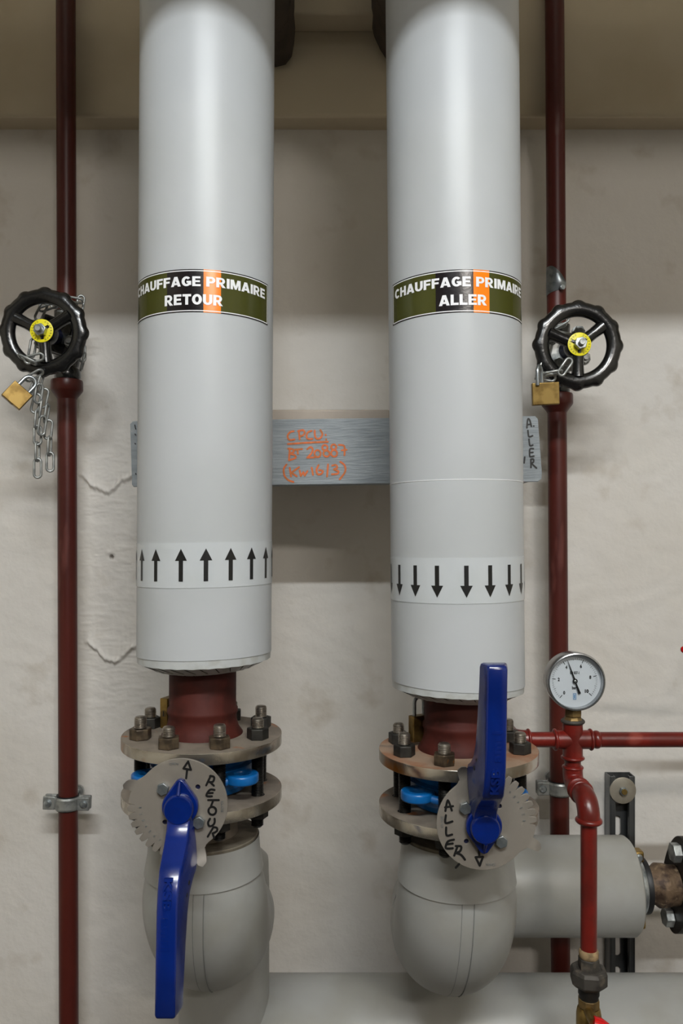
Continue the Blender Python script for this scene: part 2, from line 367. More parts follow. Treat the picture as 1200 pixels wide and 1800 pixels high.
# ------------------------------------------------------------ main insulated pipes
D0 = 1.04
NUT_AF, NUT_H, PCD = .0242, .0140, .080
def stud_assembly(parent, th, ztop, zbot, dark, proud=.0145, tail=.012):
    """threaded stud through both flanges with a nut above and one below"""
    x, y = PCD*math.sin(th), -PCD*math.cos(th)
    z0 = zbot-NUT_H-tail; z1 = ztop+NUT_H+proud; prof = [(.0055, 0), (.0072, .002)]; h = .002
    while h < z1-z0-.003: prof += [(.0079, h+.0005), (.0070, h+.0015)]; h += .002
    prof += [(.0076, z1-z0-.0025), (.0062, z1-z0-.0005), (.0045, z1-z0)]
    bm = NB(); lathe(bm, prof, (0,0,z0), seg=18)
    s = obj('stud_bolt', bm, 'stud', parent, mats=['stud','stud_end'], smooth=50, loc=(x, y, 0))
    for p in s.data.polygons:
        if p.center.z > z1-.0145: p.material_index = 1
    for zz in (ztop, zbot-NUT_H):
        bm = NB(); hexa(bm, NUT_AF, NUT_H, (0,0,zz), phase=th*1.7+zz*20)
        obj('nut', bm, 'nut_dark' if (dark or zz != ztop) else 'nut', s, bevel=.0006)
def main_pipe(X, tilt, R, zcut, zcol, zf_top, phi, face_mat, name_label, txt2, txt_rng, arrows, tape, seam_z=None, darks=(), neck_r=.0432, tw=1):
    t = thing('insulated_pipe', name_label, 'pipe', (X, D0, 0), (0, tilt, 0))
    ztop = (ZC-.003)
    bm = NB(); zlathe(bm, lambda th, j: ((R-.004, R, R, R-.004)[j], (ztop, ztop, zcut(th), zcut(th)-.0004)[j]), 4, 128)
    obj('jacket', bm, 'pvc', t, smooth=60)
    # foil collar: sleeve slightly inside, folded under in sawtooth strips
    def col(th, j):
        saw = .0012*abs(((th*14/PI) % 1)-.5)
        r = (R-.003, R-.0008, R-.0012, R-.008, .064, .050)[j]
        z = (zcut(th)+.004, zcut(th)-.0005, zcol(th)-saw, zcol(th)-.0028+saw, zcol(th)-.011+saw*2, zcol(th)-.014)[j]
        return r, z
    bm = NB(); zlathe(bm, col, 6, 224); obj('foil_collar', bm, 'foil', t, smooth=25)
    bm = NB()
    for k in range(28):                                        # dark gaps between the folded strips
        th = PI*2*k/28+.1; r0, r1 = R-.004, .052; zz = zcol(th)
        a = Vector((math.sin(th)*r0, -math.cos(th)*r0, zz-.0010)); th2 = th+.28
        b = Vector((math.sin(th2)*r1, -math.cos(th2)*r1, zz-.0128))
        sweep(bm, [a, a.lerp(b,.5)+Vector((0,0,-.0012)), b], .0007, 5)
    obj('fold_gap', bm, 'black', t)['kind'] = 'stuff'
    # bare red neck with weld bead, flaring to the hub
    zt = zf_top
    bm = NB(); lathe(bm, [(neck_r, zcol(0)+.03), (neck_r, zt+.036), (neck_r+.0022, zt+.033), (neck_r+.0026, zt+.029), (neck_r+.0008, zt+.025),
        (neck_r+.001, zt+.018), (neck_r+.004, zt+.008), (neck_r+.009, zt+.001), (neck_r+.009, zt-.002)][::-1], seg=64)
    obj('neck', bm, 'red_neck', t, smooth=60)
    # sticker
    Rl = R+.0004; zt_l, zb_l = (.3180, .2665)
    def cyl(u, v, h=0): return Vector(((Rl+h)*math.sin(u), -(Rl+h)*math.cos(u), v))
    cols = [-72, -71.2, -70.2, -23, 7.3, 21, 69.7, 70.7, 71.5]
    fine = []
    for a, b in zip(cols, cols[1:]):
        n = max(1, int((b-a)/3)); fine += [a+(b-a)*i/n for i in range(n)]
    fine.append(cols[-1]); hb = .0013; wl = .0011
    rows = [zt_l, zt_l-hb, zt_l-hb-wl, zb_l+hb+wl, zb_l+hb, zb_l]
    bm = NB(); G = [[bm.verts.new(cyl(R_(a), z)) for a in fine] for z in rows]
    for j in range(5):
        for i in range(len(fine)-1):
            f = bm.faces.new((G[j][i], G[j][i+1], G[j+1][i+1], G[j+1][i])); a = (fine[i]+fine[i+1])/2
            inx = -70.2 < a < 69.7; border = j in (0, 4) or a < -71.2 or a > 70.7
            if border: k = 2 if 7.3 < a < 21 else 1
            elif j in (1, 3) or not inx: k = 3
            else: k = 0 if (a < -23 or a > 21) else (1 if a < 7.3 else 2)
            f.material_index = k
    lab = obj('label_sticker', bm, 'lb_green', t, mats=['lb_green','lb_black','lb_orange','lb_white'], smooth=60)
    lab['label'] = 'green, black and orange printed label'
    cu = lambda u, v, h: cyl(R_(u), v, .0004)
    cb = lambda u, v, h: cyl(R_(u), v, h)
    tb = block_text('CHAUFFAGE PRIMAIRE', -66.5, 65.5, zt_l-.0206, zt_l-.0088, cb); t2 = block_text(txt2, txt_rng[0], txt_rng[1], zt_l-.0427, zt_l-.0300, cb)
    m2 = bpy.data.meshes.new('line'); t2.to_mesh(m2); t2.free(); tb.from_mesh(m2); bpy.data.meshes.remove(m2)
    obj('lettering', tb, 'lb_white', lab, smooth=60)
    # arrow tape
    z1, z0, za1, za0, first, up = tape
    bm = NB(); zlathe(bm, lambda th, j: ((R, R+.0005, R+.0005, R)[j], (z1, z1, z0, z0)[j]+.0018*tw*math.sin(th)), 4, 128)
    tp = obj('arrow_tape', bm, 'tape', t, smooth=60)
    bm = NB()
    for k in range(18):
        c = R_(first+k*19.8); hgt = za1-za0; Ra = R+.0009
        def P(du, v):
            a = c+du/Ra; return bm.verts.new((Ra*math.sin(a), -Ra*math.cos(a), (za0+v if up else za1-v)+.0018*tw*math.sin(a)))
        hh = .0145
        for i in range(1):
            v = [P(-.0027,0), P(.0027,0), P(.0027,hgt-hh), P(-.0027,hgt-hh)]; bm.faces.new(v)
        v = [P(-.0075,hgt-hh), P(0,hgt-hh), P(0,hgt)]; bm.faces.new(v)
        v = [P(0,hgt-hh), P(.0075,hgt-hh), P(0,hgt)]; bm.faces.new(v)
    obj('printed_arrows', bm, 'black_ink', tp)
    if seam_z:
        bm = NB(); zlathe(bm, lambda th, j: ((R, R+.0004, R+.0004, R)[j], (seam_z+.0006, seam_z+.0004, seam_z-.0003, seam_z-.0006)[j]), 4, 128)
        obj('jacket_seam', bm, 'lb_white', t, smooth=60)
    return t
def flange(parent, ztop, th, mface, Rf=.1022, hole_phi=0, open_r=.040):
    n = 96; ring = [(Rf*math.cos(2*PI*k/n), Rf*math.sin(2*PI*k/n)) for k in range(n)]
    holes = [[(open_r*math.cos(2*PI*k/40), open_r*math.sin(2*PI*k/40)) for k in range(40)]]
    for i in range(8):
        a = hole_phi+PI/8+i*PI/4; hx, hy = PCD*math.sin(a), -PCD*math.cos(a)
        holes.append([(hx+.0092*math.cos(2*PI*k/20), hy+.0092*math.sin(2*PI*k/20)) for k in range(20)])
    me = curve_mesh([ring]+holes, th, .0008); map_mesh(me, lambda x, y, z: Vector((x, y, ztop-th/2+z)))
    o = put('flange', me, 'steel', parent, mats=['steel', mface], smooth=30)
    for p in me.polygons:
        if abs(p.normal.z) > .95: p.material_index = 1
    return o
def rim_text(parent, s, a0, a1, z0, z1, Rf):
    cu = lambda u, v, h: Vector(((Rf+.0002+h*.0006)*math.sin(R_(u)), -(Rf+.0002+h*.0006)*math.cos(R_(u)), v))
    me = fit_text(s, a0, a1, z0, z1, cu, 0, .5); put('stamped_lettering', me, 'stud_end', parent)
FT = .0142
# left (return) pipe, right (supply) pipe
ZL, ZLl, ZR, ZRl = -.2585, -.3300, -.2780, -.3490
left = main_pipe(-.1777, .0052, .0866, lambda th: -.1537+.0024*math.sin(th)+.0022*math.cos(th), lambda th: -.1612+.0020*math.sin(th)-.0004*math.cos(th),
    ZL, .035, 'dusty', 'left white insulated vertical pipe with printed label CHAUFFAGE PRIMAIRE RETOUR and upward arrows', 'RETOUR', (-25, 22.5), 'up',
    (-.0095, -.0640, -.0165, -.0560, -9.5, True), tw=1)
right = main_pipe(.1498, -.0090, .0858, lambda th: -.1910-.0035*math.sin(th)+.0012*math.cos(th), lambda th: -.1995-.0030*math.sin(th)+.0018*math.cos(th),
    ZR, .045, 'rusty_face', 'right white insulated vertical pipe with printed label CHAUFFAGE PRIMAIRE ALLER and downward arrows', 'ALLER', (-20.3, 18.5), 'down',
    (-.0280, -.0830, -.0370, -.0756, -.5, False), seam_z=.0662, tw=0)
for t, zt, zb, phi, fm, X, lab in ((left, ZL, ZLl, .035, 'dusty', -.1813, 0), (right, ZR, ZRl, .045, 'rusty_face', .1519, 1)):
    h = bpy.data.objects.new('flange_joint', None); C.objects.link(h); C.objects.unlink(h); bpy.data.objects.remove(h)
    dx = X - t.location.x - math.sin(t.rotation_euler.y)*zt
    f = flange(t, zt, FT, fm, hole_phi=phi); f.location.x = dx
    for i in range(8):
        a = phi+PI/8+i*PI/4; aa = (math.degrees(a)+180) % 360-180
        dark = (lab == 0 and (aa > 40 or aa < -100)) or (lab == 1 and not (-30 < aa < 60))
        n0 = len(bpy.data.objects)
        stud_assembly(t, a, zt, zb-FT, dark, proud=(.0150, .0125)[i % 2])
    for ch in t.children:
        if ch.name.startswith('stud_bolt'): ch.location.x += dx
    for ch in t.children:
        if ch.name.startswith('neck'): ch.location.x += dx

# ------------------------------------------------------------ elbows below the valves
def elbow(X, zs, zh, R, lab, zf, fm, phi, fx):
    """neck + swept elbow turning back to the wall; zs seam height, zh height of the horizontal leg"""
    t = thing('insulated_elbow', lab, 'pipe', (X, D0, 0))
    f = flange(t, zf, FT, fm, hole_phi=phi); f.location.x = fx-X
    bm = NB(); lathe(bm, [(.043, -.397), (.043, zf-FT-.002), (.043, zf-FT)], seg=48); nk = obj('bare_neck', bm, 'dusty', t)
    bm = NB(); lathe(bm, [(.0695, -.3925), (.0700, -.3890), (.0690, -.3880), (.040, -.3878)], seg=64); obj('end_disc', bm, 'cap_grey', t)
    bm = NB(); zlathe(bm, lambda th, j: ((.0700,.0712,.0724,.0764,.0768,.0735)[j], (-.3925,-.3915,-.41,zs+.002,zs,zs-.0005)[j]+(0 if j < 3 else -.0015*math.cos(th))), 6, 96)
    obj('neck_jacket', bm, 'pvc_elbow', t, smooth=60)
    Rb = .12; yc = Rb; path = []; rad = []
    for i in range(5): path.append((0, 0, -.40-(i/5)*(-.40-(zh+Rb)))); rad.append(.0690+.0040*max(0, i-3))
    for i in range(25):
        a = PI/2*i/24; path.append((0, yc-Rb*math.cos(a), zh+Rb-Rb*math.sin(a))); rad.append(.0742+(R-.0742)*math.sin(min(1, i/7)*PI/2))
    return t, path, rad
GY = 1.28
# left: goes back, turns down behind
t, path, rad = elbow(-.1790, -.434, -.554, .0812, 'white insulated elbow below the left valve, turning back to the wall', ZLl, 'dusty', .035, -.1813)
path += [(-.005, .150, -.554)]; rad += [.073]
bm = NB(); sweep(bm, path, lambda i: rad[i], 64); obj('jacket', bm, 'pvc_elbow', t, smooth=60)
def strip(t, X0, zh, R, Rb, am, ww=.0075):
    bm = NB()
    for k, off in enumerate((-ww, ww)):
        pts = []
        for i in range(22):
            a = R_(am)*i/21; rr = R+.0002; rr = (.0742+(R-.0742)*math.sin(min(1, (i/21*am/90*24)/7)*PI/2))+.0002
            u = (off+(-.006*i/21))/rr
            pts.append((X0+rr*math.sin(u), Rb-(Rb+rr*math.cos(u))*math.cos(a), zh+Rb-(Rb+rr*math.cos(u))*math.sin(a)))
        sweep(bm, pts, .0005, 6)
    obj('jacket_seam', bm, 'seam', t, smooth=60)
strip(t, .006, -.554, .0812, .12, 62, .0065)
rl = thing('insulated_pipe', 'white insulated low pipe dropping behind the left elbow and running right along the bottom edge', 'pipe', (-.1840, 1.25, -.80))
bm = NB(); lathe(bm, [(.0705, -.10), (.0705, .248), (.069, .290), (.05,.310)], seg=64); obj('vertical_length', bm, 'pvc_elbow', rl, smooth=60)
bm = NB(); lathe(bm, [(.0845, -.02), (.0860, -.018), (.0860, .945), (.0845, .947)], (0, .030, -.0015), (1,0,0), 64); obj('horizontal_length', bm, 'pvc_elbow', rl, smooth=60)
# right: goes back, then runs to the right along the wall
t, path, rad = elbow(.1500, -.446, -.563, .0788, 'white insulated elbow below the right valve, lying in front of the long low pipe', ZRl, 'dusty', .045, .1519)
path += [(0, .13, -.563)]; rad += [.076]
bm = NB(); sweep(bm, path, lambda i: rad[i], 64); obj('jacket', bm, 'pvc_elbow', t, smooth=60)
strip(t, .004, -.563, .0788, .12, 60)
t = thing('insulated_branch_pipe', 'short white insulated horizontal pipe ending right of the vertical red pipe, with a zinc clamp', 'pipe', (.2, GY, -.563))
bm = NB(); pts = [(-.05, -.105, 0), (-.048, -.07, 0), (-.038, -.04, 0), (-.015, -.015, 0), (.01, -.002, 0), (.04, 0, 0), (.14, 0, 0), (.258, 0, 0), (.2620, 0, 0)]
sweep(bm, pts, lambda i: .0725 if i == 8 else .0757, 64); obj('jacket', bm, 'pvc_elbow', t, smooth=60)
bm = NB(); lathe(bm, [(.0300, .2), (.0300, .262), (.033,.268), (.0300,.272), (.0290,.30), (.034,.306), (.0335,.318), (.031,.325), (.031, .336)], d=(1,0,0), seg=32, rfun=lambda a: 1+.015*math.sin(5*a)); obj('threaded_stub', bm, 'rust', t, smooth=60)
bm = NB(); lathe(bm, [(.0300, .278), (.0420, .278), (.0435, .281), (.0430, .287), (.0300, .287)], d=(1,0,0), seg=48); obj('rubber_ring', bm, 'rubber', t, smooth=50)
bm = NB(); lathe(bm, [(.040, .2625), (.0445, .2632), (.0455, .266), (.0450, .276), (.0440, .278), (.040, .278)], d=(1,0,0), seg=48)
cl = obj('pipe_clamp', bm, 'zinc', t, smooth=50)
bm = NB(); box(bm, .262, .282, -.012, .008, .040, .058); obj('clamp_lug', bm, 'brass', cl, bevel=.003)
bm = NB(); box(bm, .268, .282, -.020, -.004, -.062, -.042); obj('clamp_lug', bm, 'brass', cl, bevel=.003)
bm = NB(); lathe(bm, [(.006, 0), (.006, .003), (.004, .005)], (.273, -.012, .049), (0,-1,0), 16); obj('clamp_screw', bm, 'zinc', cl)
# oval flange at the frame's right edge
t = thing('oval_flange', 'dark oval flange with zinc bolts at the right edge, beside the rusty stub', 'flange', (.537, GY, -.563), (R_(14), 0, 0))
me = curve_mesh([[(.050*math.cos(a)*(1-.18*abs(math.sin(a))**1.0)*1, .084*math.sin(a)) for a in [2*PI*k/72 for k in range(72)]]], .012, .001)
map_mesh(me, lambda x, y, z: Vector((z+.006, x, y))); put('flange_plate', me, 'flange_dark', t, smooth=30)
for s in (-1, 1):
    bm = NB(); hexa(bm, .0270, .0135, (0, 0, s*.060), (-1, 0, 0), .3)
    obj('flange_bolt', bm, 'galv', t, bevel=.0006)
bm = NB(); lathe(bm, [(.030, 0), (.030, .10)], (.012, 0, 0), (1,0,0), 32); obj('pipe_stub', bm, 'flange_dark', t)

# ------------------------------------------------------------ butterfly valves
PD = .888                                           # plane of the notched plates
def plate_outline():
    P = []; 
    for i in range(96): a = -54+191*i/95; P.append((a, .0512))
    P += [(141,.0515),(146,.0530),(150,.0550),(153,.0570),(165,.0575),(169,.0582),(174,.0585),(178,.0585)]
    nt = 8
    for i in range(nt*10):
        ph = i/10 % 1; a = 180+73*i/(nt*10)
        r = .0500 + .0100*max(0, min(1, 1.35*math.sin(PI*ph)))**.8; P.append((a, r))
    P += [(256,.0515),(268,.0510),(281,.0510),(284.0,.0540),(286,.0550),(296,.0550),(299,.0540),(302,.0520)]
    return [(r*math.cos(R_(a)), r*math.sin(R_(a))) for a, r in P]
def marker(parent, strokes, c, k, wd, D_off, mtl='black_ink', nm='marker_writing'):
    bm = NB(); fn = lambda u, v, h: Vector((u, D_off-h, v))
    for s in strokes: ribbon(bm, smooth_line([((p[0]-c[0])*k, (c[1]-p[1])*k) for p in s]) if len(s) > 2 else [((p[0]-c[0])*k, (c[1]-p[1])*k) for p in s], wd, fn)
    return obj(nm, bm, mtl, parent)
def valve(X, zc, ax, ang, flip, lab, lever_lab):
    """wafer butterfly valve: body between the flanges, neck towards the camera, notched plate; the lever is its part"""
    t = thing('butterfly_valve', lab, 'valve', (X, D0, zc))
    bx = ax-X; hh = .0265
    bm = NB(); lathe(bm, [(.046, -hh), (.058, -hh+.001), (.062, -.018), (.060, -.009), (.066, -.007), (.067, .007), (.060, .009), (.062, .018), (.058, hh-.001), (.046, hh)], (bx,0,0), seg=64)
    obj('body', bm, 'body_blue', t, smooth=40)
    for a in (47, -47, 133, -133):
        ca = R_(a); r0 = .0790; cx, cy = bx+r0*math.sin(ca), -r0*math.cos(ca)
        ro, ri = .0182, .0124; d = Vector((math.sin(ca), -math.cos(ca))); s = Vector((d.y, -d.x))
        out = []
        for k in range(33):
            q = -PI*.78+PI*1.56*k/32; v = d*math.cos(q)*ro+s*math.sin(q)*ro; out.append((cx+v.x, cy+v.y))
        base = Vector((cx-bx, cy))-d*.020
        out += [(bx+base.x+s.x*.0100, base.y+s.y*.0100), (bx+base.x-d.x*.012+s.x*.017, base.y-d.y*.012+s.y*.017),
                (bx+base.x-d.x*.012-s.x*.017, base.y-d.y*.012-s.y*.017), (bx+base.x-s.x*.0100, base.y-s.y*.0100)]
        me = curve_mesh([out, [(cx+ri*math.cos(2*PI*k/28), cy+ri*math.sin(2*PI*k/28)) for k in range(28)]], .012, .0028)
        lg_ = put('lug', me, 'body_blue', t, smooth=50)
        if abs(a) < 90:
            sg = 1 if a > 0 else -1; bm = NB()
            sweep(bm, [(cx-sg*.012, cy-.008, -.0005), (cx-sg*.021, cy-.012, -.003), (cx-sg*.032, cy-.015, -.004), (sg*.012, cy-.019, -.002)], lambda i: (.0050,.0056,.0060,.0066)[i], 14)
            obj('lug_web', bm, 'body_blue', lg_, smooth=60)
    bm = NB(); lathe(bm, [(.022, .055), (.017, .075), (.016, .125), (.024, .135), (.030, D0-PD-.002), (.030, D0-PD-.0015)], (0,0,0), (0,-1,0), 40); obj('stem_neck', bm, 'dark_blue', t, smooth=40)
    bm = NB()
    for s in (-1, 1): box(bm, -.036, .036, -(D0-PD)+.0016, -(D0-PD)+.011, -.005, .005, Matrix.Rotation(R_(45*s), 4, 'Y'))
    obj('mounting_pad', bm, 'body_blue', t, bevel=.002)
    # notched plate
    holes = [[(.0268*math.cos(R_(h))+.0031*math.cos(2*PI*k/20), .0268*math.sin(R_(h))+.0031*math.sin(2*PI*k/20)) for k in range(20)] for h in (47, 227)]
    me = curve_mesh([plate_outline()]+holes, .0028, .0003)
    def bend(x, y, z):
        return Vector((x, -(D0-PD)-z, y))
    map_mesh(me, bend)
    pb = NB(); pb.from_mesh(me)
    for ac, r0, r1, w0, w1 in ((158.5, .0560, .0672, .0065, .0050), (291, .0535, .0700, .0068, .0056)):   # finger tabs bent outwards
        d = Vector((math.cos(R_(ac)), 0, math.sin(R_(ac)))); n_ = Vector((-d.z, 0, d.x)); rows = []
        for i in range(9):
            u = i/8; rr = r0+(r1-r0)*u; wd = (w0+(w1-w0)*u)*(1 if u < .7 else math.sqrt(max(.02, 1-((u-.7)/.3)**2))); out = .0085*u*u
            rows.append([d*rr+n_*(wd*k)+Vector((0, -(D0-PD)-out-h_, 0)) for h_ in (-.0014, .0014) for k in (-1, 0, 1)])
        V = [[pb.verts.new(p) for p in row] for row in rows]
        for i in range(8):
            A, B = V[i], V[i+1]
            for k in ((0,1),(1,2),(2,5),(5,4),(4,3),(3,0)): pb.faces.new((A[k[0]], A[k[1]], B[k[1]], B[k[0]]))
        for E in (V[0], V[-1]): pb.faces.new([E[k] for k in (0,1,2,5,4,3)])
    bmesh.ops.recalc_face_normals(pb, faces=pb.faces); pb.to_mesh(me); pb.free()
    pl = put('notch_plate', me, 'plate', t, smooth=40)
    pl.rotation_euler = (0, ang, 0)
    fp = lambda u, v, h: Vector((u, -(D0-PD)-.0014-.0002-h*.0003, v))
    put('stamped_lettering', fit_text('OPEN', -.0135, -.0035, .0440, .0468, fp, 0, .5), 'zinc', pl)
    put('stamped_lettering', fit_text('CLOSE', -.004, .0085, .0440, .0468, lambda u, v, h: fp(v, -u, h), 0, .5), 'zinc', pl)
    txts = []
    for i in range(8):
        a = R_(184+9.1*i); c0, s0 = math.cos(a), math.sin(a)
        txts.append(fit_text(str(i+1), -.001, .001, 0, .003, lambda u, v, h: fp(c0*(.0475-v)-s0*u, s0*(.0475-v)+c0*u, h), 0, .5))
    put('stamped_lettering', join_mesh_to(txts), 'zinc', pl)
    for h in (137, 317):
        bm = NB(); b = Vector((.0272*math.cos(R_(h)), -(D0-PD)-.0014, .0272*math.sin(R_(h))))
        hexa(bm, .0122, .0062, b, (0,-1,0), .35); obj('plate_bolt', bm, 'zinc', pl, bevel=.0005)
    # lever
    lv = bpy.data.objects.new('lever', None)
    secs = [(-.004,.8705,.0128,.8845,.0140),(.010,.8700,.0126,.8845,.0145),(.020,.8660,.0124,.8845,.0150),(.030,.8560,.0122,.8845,.0158),(.040,.8400,.0118,.8845,.0170),(.050,.8260,.0114,.8845,.0178),
            (.062,.8190,.0110,.8840,.0182),(.068,.8165,.0110,.8800,.0180),(.074,.8145,.0108,.8680,.0168),(.084,.8120,.0108,.8580,.0152),(.100,.8100,.0107,.8480,.0147),
            (.130,.8070,.0106,.8380,.0145),(.165,.8045,.0105,.8280,.0145),(.185,.8032,.0105,.8245,.0145),(.1885,.8045,.0098,.8235,.0136),(.190,.8075,.0080,.8215,.0115)]
    bm = NB(); rings = []
    for s_, df, wf, db, wb in secs:
        yf, yb = df-D0, db-D0; c = .0022
        # open-backed box section with rounded front corners
        pr = [(-wf+c, yf), (-wf+c*.3, yf+c*.3), (-wf-.0001, yf+c), (-wb, yb), (-wb+.003, yb), (wb-.003, yb), (wb, yb), (wf+.0001, yf+c), (wf-c*.3, yf+c*.3), (wf-c, yf)]
        rings.append([bm.verts.new((x, y, -s_)) for x, y in pr])
    for a, b in zip(rings, rings[1:]):
        for k in range(10): bm.faces.new((a[k], a[(k+1)%10], b[(k+1)%10], b[k]))
    bm.faces.new(rings[0]); bm.faces.new(rings[-1])
    lo = obj('lever', bm, 'blue', t, smooth=50, bevel=.0008); lo['label'] = lever_lab; lo.rotation_euler = (0, ang, 0)
    yb = PD-.0015-D0
    # teardrop base and pointer
    tear = [(.0185*math.cos(a), .0185*math.sin(a)) for a in [R_(140+260*k/40) for k in range(41)]] + [(.0030, .0278), (0, .0290), (-.0030, .0278)]
    me = curve_mesh([tear], .0085, .0015); map_mesh(me, lambda x, y, z: Vector((x, PD-D0-.0062-z, y))); put('lever_base', me, 'blue', lo, smooth=50)
    bm = NB(); lathe(bm, [(.0160, 0), (.0160, .0135), (.0150, .0150), (.0142, .0152), (.0142,.0150)], (0, PD-D0-.0060, 0), (0,-1,0), 48); hc = obj('hub_cap', bm, 'blue', lo, smooth=40)
    bm = NB(); sweep(bm, [(0, PD-D0-.0105, .0275), (0, PD-D0-.015, .021), (0, PD-D0-.019, .0150)], lambda i: (.0014,.0018,.0024)[i], 10); obj('pointer_rib', bm, 'blue', lo, smooth=60)
    def ft(u, v, h):
        s_ = u; df = .8145+(.803-.8145)*(s_-.074)/.114 if s_ > .074 else .8185+(.8145-.8185)*(s_-.064)/.010
        return Vector((v, df-D0-.0001-h*.0044, -s_))
    put('raised_lettering', join_mesh_to([fit_text('KSB', .054, .083, -.0048, .0048, ft, .03, .5), fit_text('amri', .090, .122, -.0056, .0046, ft, .03, .5)]), 'blue', lo, smooth=50)
    fc = lambda u, v, h: Vector((u, PD-D0-.0060-.0152-h*.0003, v))
    put('raised_lettering', join_mesh_to([fit_text('767', -.0022, .0022, -.005, .005, lambda u, v, h: fc(v*.55+.001, -u*2-.001, h), 0, .5)]), 'blue', hc)
    for s_ in (.072, .082):
        for sx in (-1, 1):
            bm = NB(); lathe(bm, [(.0024, 0), (.0024, .0018)], (sx*.0136 if s_ < .08 else sx*.0124, -(D0-.8530 if s_<.08 else D0-.846), -s_), (sx,-.15,0), 12); obj('rivet', bm, 'black', lo)
    lo.location = (0,0,0)
    return t
def join_mesh_to(lst):
    bm = join_meshes(lst); me = bpy.data.meshes.new('lettering'); bm.to_mesh(me); bm.free(); return me
v1 = valve(-.1782, -.3005, -.1813, 0, False, 'left butterfly valve between rusty steel flanges, blue lever pointing down', 'blue lever pointing down')
v2 = valve(.1573, -.3218, .1519, PI, True, 'right butterfly valve between rusty steel flanges, blue lever pointing up', 'blue lever pointing up')
k7 = .636e-3/7.5; yo = -(D0-PD)-.0015
marker(v1, [[(538,118),(475,210)],[(475,210),(575,228)],[(575,228),(538,118)],[(525,225),(512,340)],
    [(835,305),(775,430)],[(825,310),(870,315),(880,345),(860,385),(815,388)],[(825,388),(875,435)],
    [(885,492),(830,487),(790,530),(782,570),(850,575)],[(790,535),(860,530)],[(800,625),(940,625)],[(868,625),(838,705)],
    circ(855,765,50,52),[(825,870),(800,920),(815,965),(855,960),(885,920),(885,870)],
    [(870,980),(795,1105)],[(868,980),(915,990),(915,1030),(862,1060)],[(858,1060),(880,1120)]], (448,687), k7, .0023, yo)
k4 = .1696e-3
marker(v2, [[(532,1062),(548,992),(574,1058)],[(530,1038),(582,1030)],[(535,1090),(533,1140),(578,1130)],[(537,1170),(540,1222),(576,1216)],
    [(588,1250),(548,1262),(535,1305),(580,1306)],[(540,1280),(580,1275)],[(612,1292),(590,1355)],[(600,1292),(635,1295),(628,1325),(600,1337)],[(600,1337),(635,1350),(660,1380)],
    [(622,1410),(600,1434)],[(750,1318),(755,1360)],[(730,1365),(778,1362)],[(778,1362),(757,1420)],[(757,1420),(730,1365)]], (778,1147), k4, .0024, yo)
for t in bpy.data.objects:
    if t.name.startswith('insulated_elbow') and t.location.x < 0:
        f = [c for c in t.children if c.name.startswith('flange')][0]
        rim_text(f, '2142', 16, 30, ZLl-.0115, ZLl-.004, .1022); rim_text(f, 'P245GH', 37, 60, ZLl-.0115, ZLl-.004, .1022)
    elif t.name.startswith('insulated_elbow'):
        f = [c for c in t.children if c.name.startswith('flange')][0]
        rim_text(f, 'EN 1092-1', -42, -17, ZRl-.0115, ZRl-.004, .1022)

# ------------------------------------------------------------ grey channel between and behind the pipes
CY = 1.217
t = thing('steel_channel', 'grey painted steel channel behind both white pipes with orange writing CPCU', 'bracket', (0, CY, .1275), (0, -.0125, 0))
zt, zb = .0494, -.0494
out = [(-.3200, zb+.003), (-.3180, zb), (.2990, zb), (.3045, zb+.004), (.3050, zb+.014), (.3000, zt-.004), (.2960, zt), (-.3180, zt), (-.3215, zt-.004)]
me = curve_mesh([out], .006, .0008); map_mesh(me, lambda x, y, z: Vector((x, .003+z, y))); put('web', me, 'grey_paint', t)
for s in (zt, zb):
    bm = NB(); box(bm, -.312, .290, .005, .050, min(s, s*.9), max(s, s*.9)); obj('channel_lip', bm, 'grey_paint', t, bevel=.001)
def on_face(pts, ox, oy, sc):
    res = []
    for p in pts:
        q = at(ox+p[0]/sc, oy+p[1]/sc, CY); x, z = q.x, q.z-.1275
        res.append((x-.0125*z, z+.0125*-x))
    return res
def writing(name, strokes, ox, oy, sc, wd, mtl):
    bm = NB(); fn = lambda u, v, h: Vector((u, -.0002-h, v))
    for s in strokes: ribbon(bm, on_face(smooth_line(s), ox, oy, sc), wd, fn)
    return obj(name, bm, mtl, t)
wr = writing('orange_writing', [[(245,355),(210,365),(188,400),(205,435),(250,430)],[(292,350),(298,430)],[(285,355),(330,345),(345,370),(325,395),(295,402)],
    [(408,352),(375,365),(362,395),(372,425),(415,425)],[(437,350),(440,400),(458,425),(490,415),(507,380),(490,345)],[(537,388),(538,391)],[(540,428),(541,432)],[(190,472),(370,460),(555,452)],
    [(205,512),(195,622)],[(190,515),(232,520),(240,545),(207,560),(250,575),(255,600),(200,620)],[(250,525),(318,518)],[(275,525),(278,562)],
    [(365,520),(395,500),(415,520),(400,560),(362,598)],[(362,598),(430,594)],circ(458,560,28,32),circ(527,505,24,24),circ(540,560,28,28),circ(608,500,23,24),circ(610,558,28,30),
    [(655,480),(700,487),(708,520),(704,575)],[(680,530),(725,525)],[(172,660),(145,700),(150,760),(180,800),(230,820)],[(200,690),(210,770)],[(285,685),(215,735)],[(215,735),(262,768)],
    [(290,715),(300,765)],[(300,765),(325,730)],[(325,730),(335,762)],[(335,762),(362,720)],[(402,690),(412,755)],[(465,665),(445,710),(455,750),(490,745),(502,720),(470,712)],
    [(552,660),(540,770)],[(590,670),(625,665),(635,690),(605,705),(645,722),(635,745),(585,750)],[(665,635),(705,670),(705,730),(655,795)]], 470, 690, 5.217, .0028, 'orange_ink')
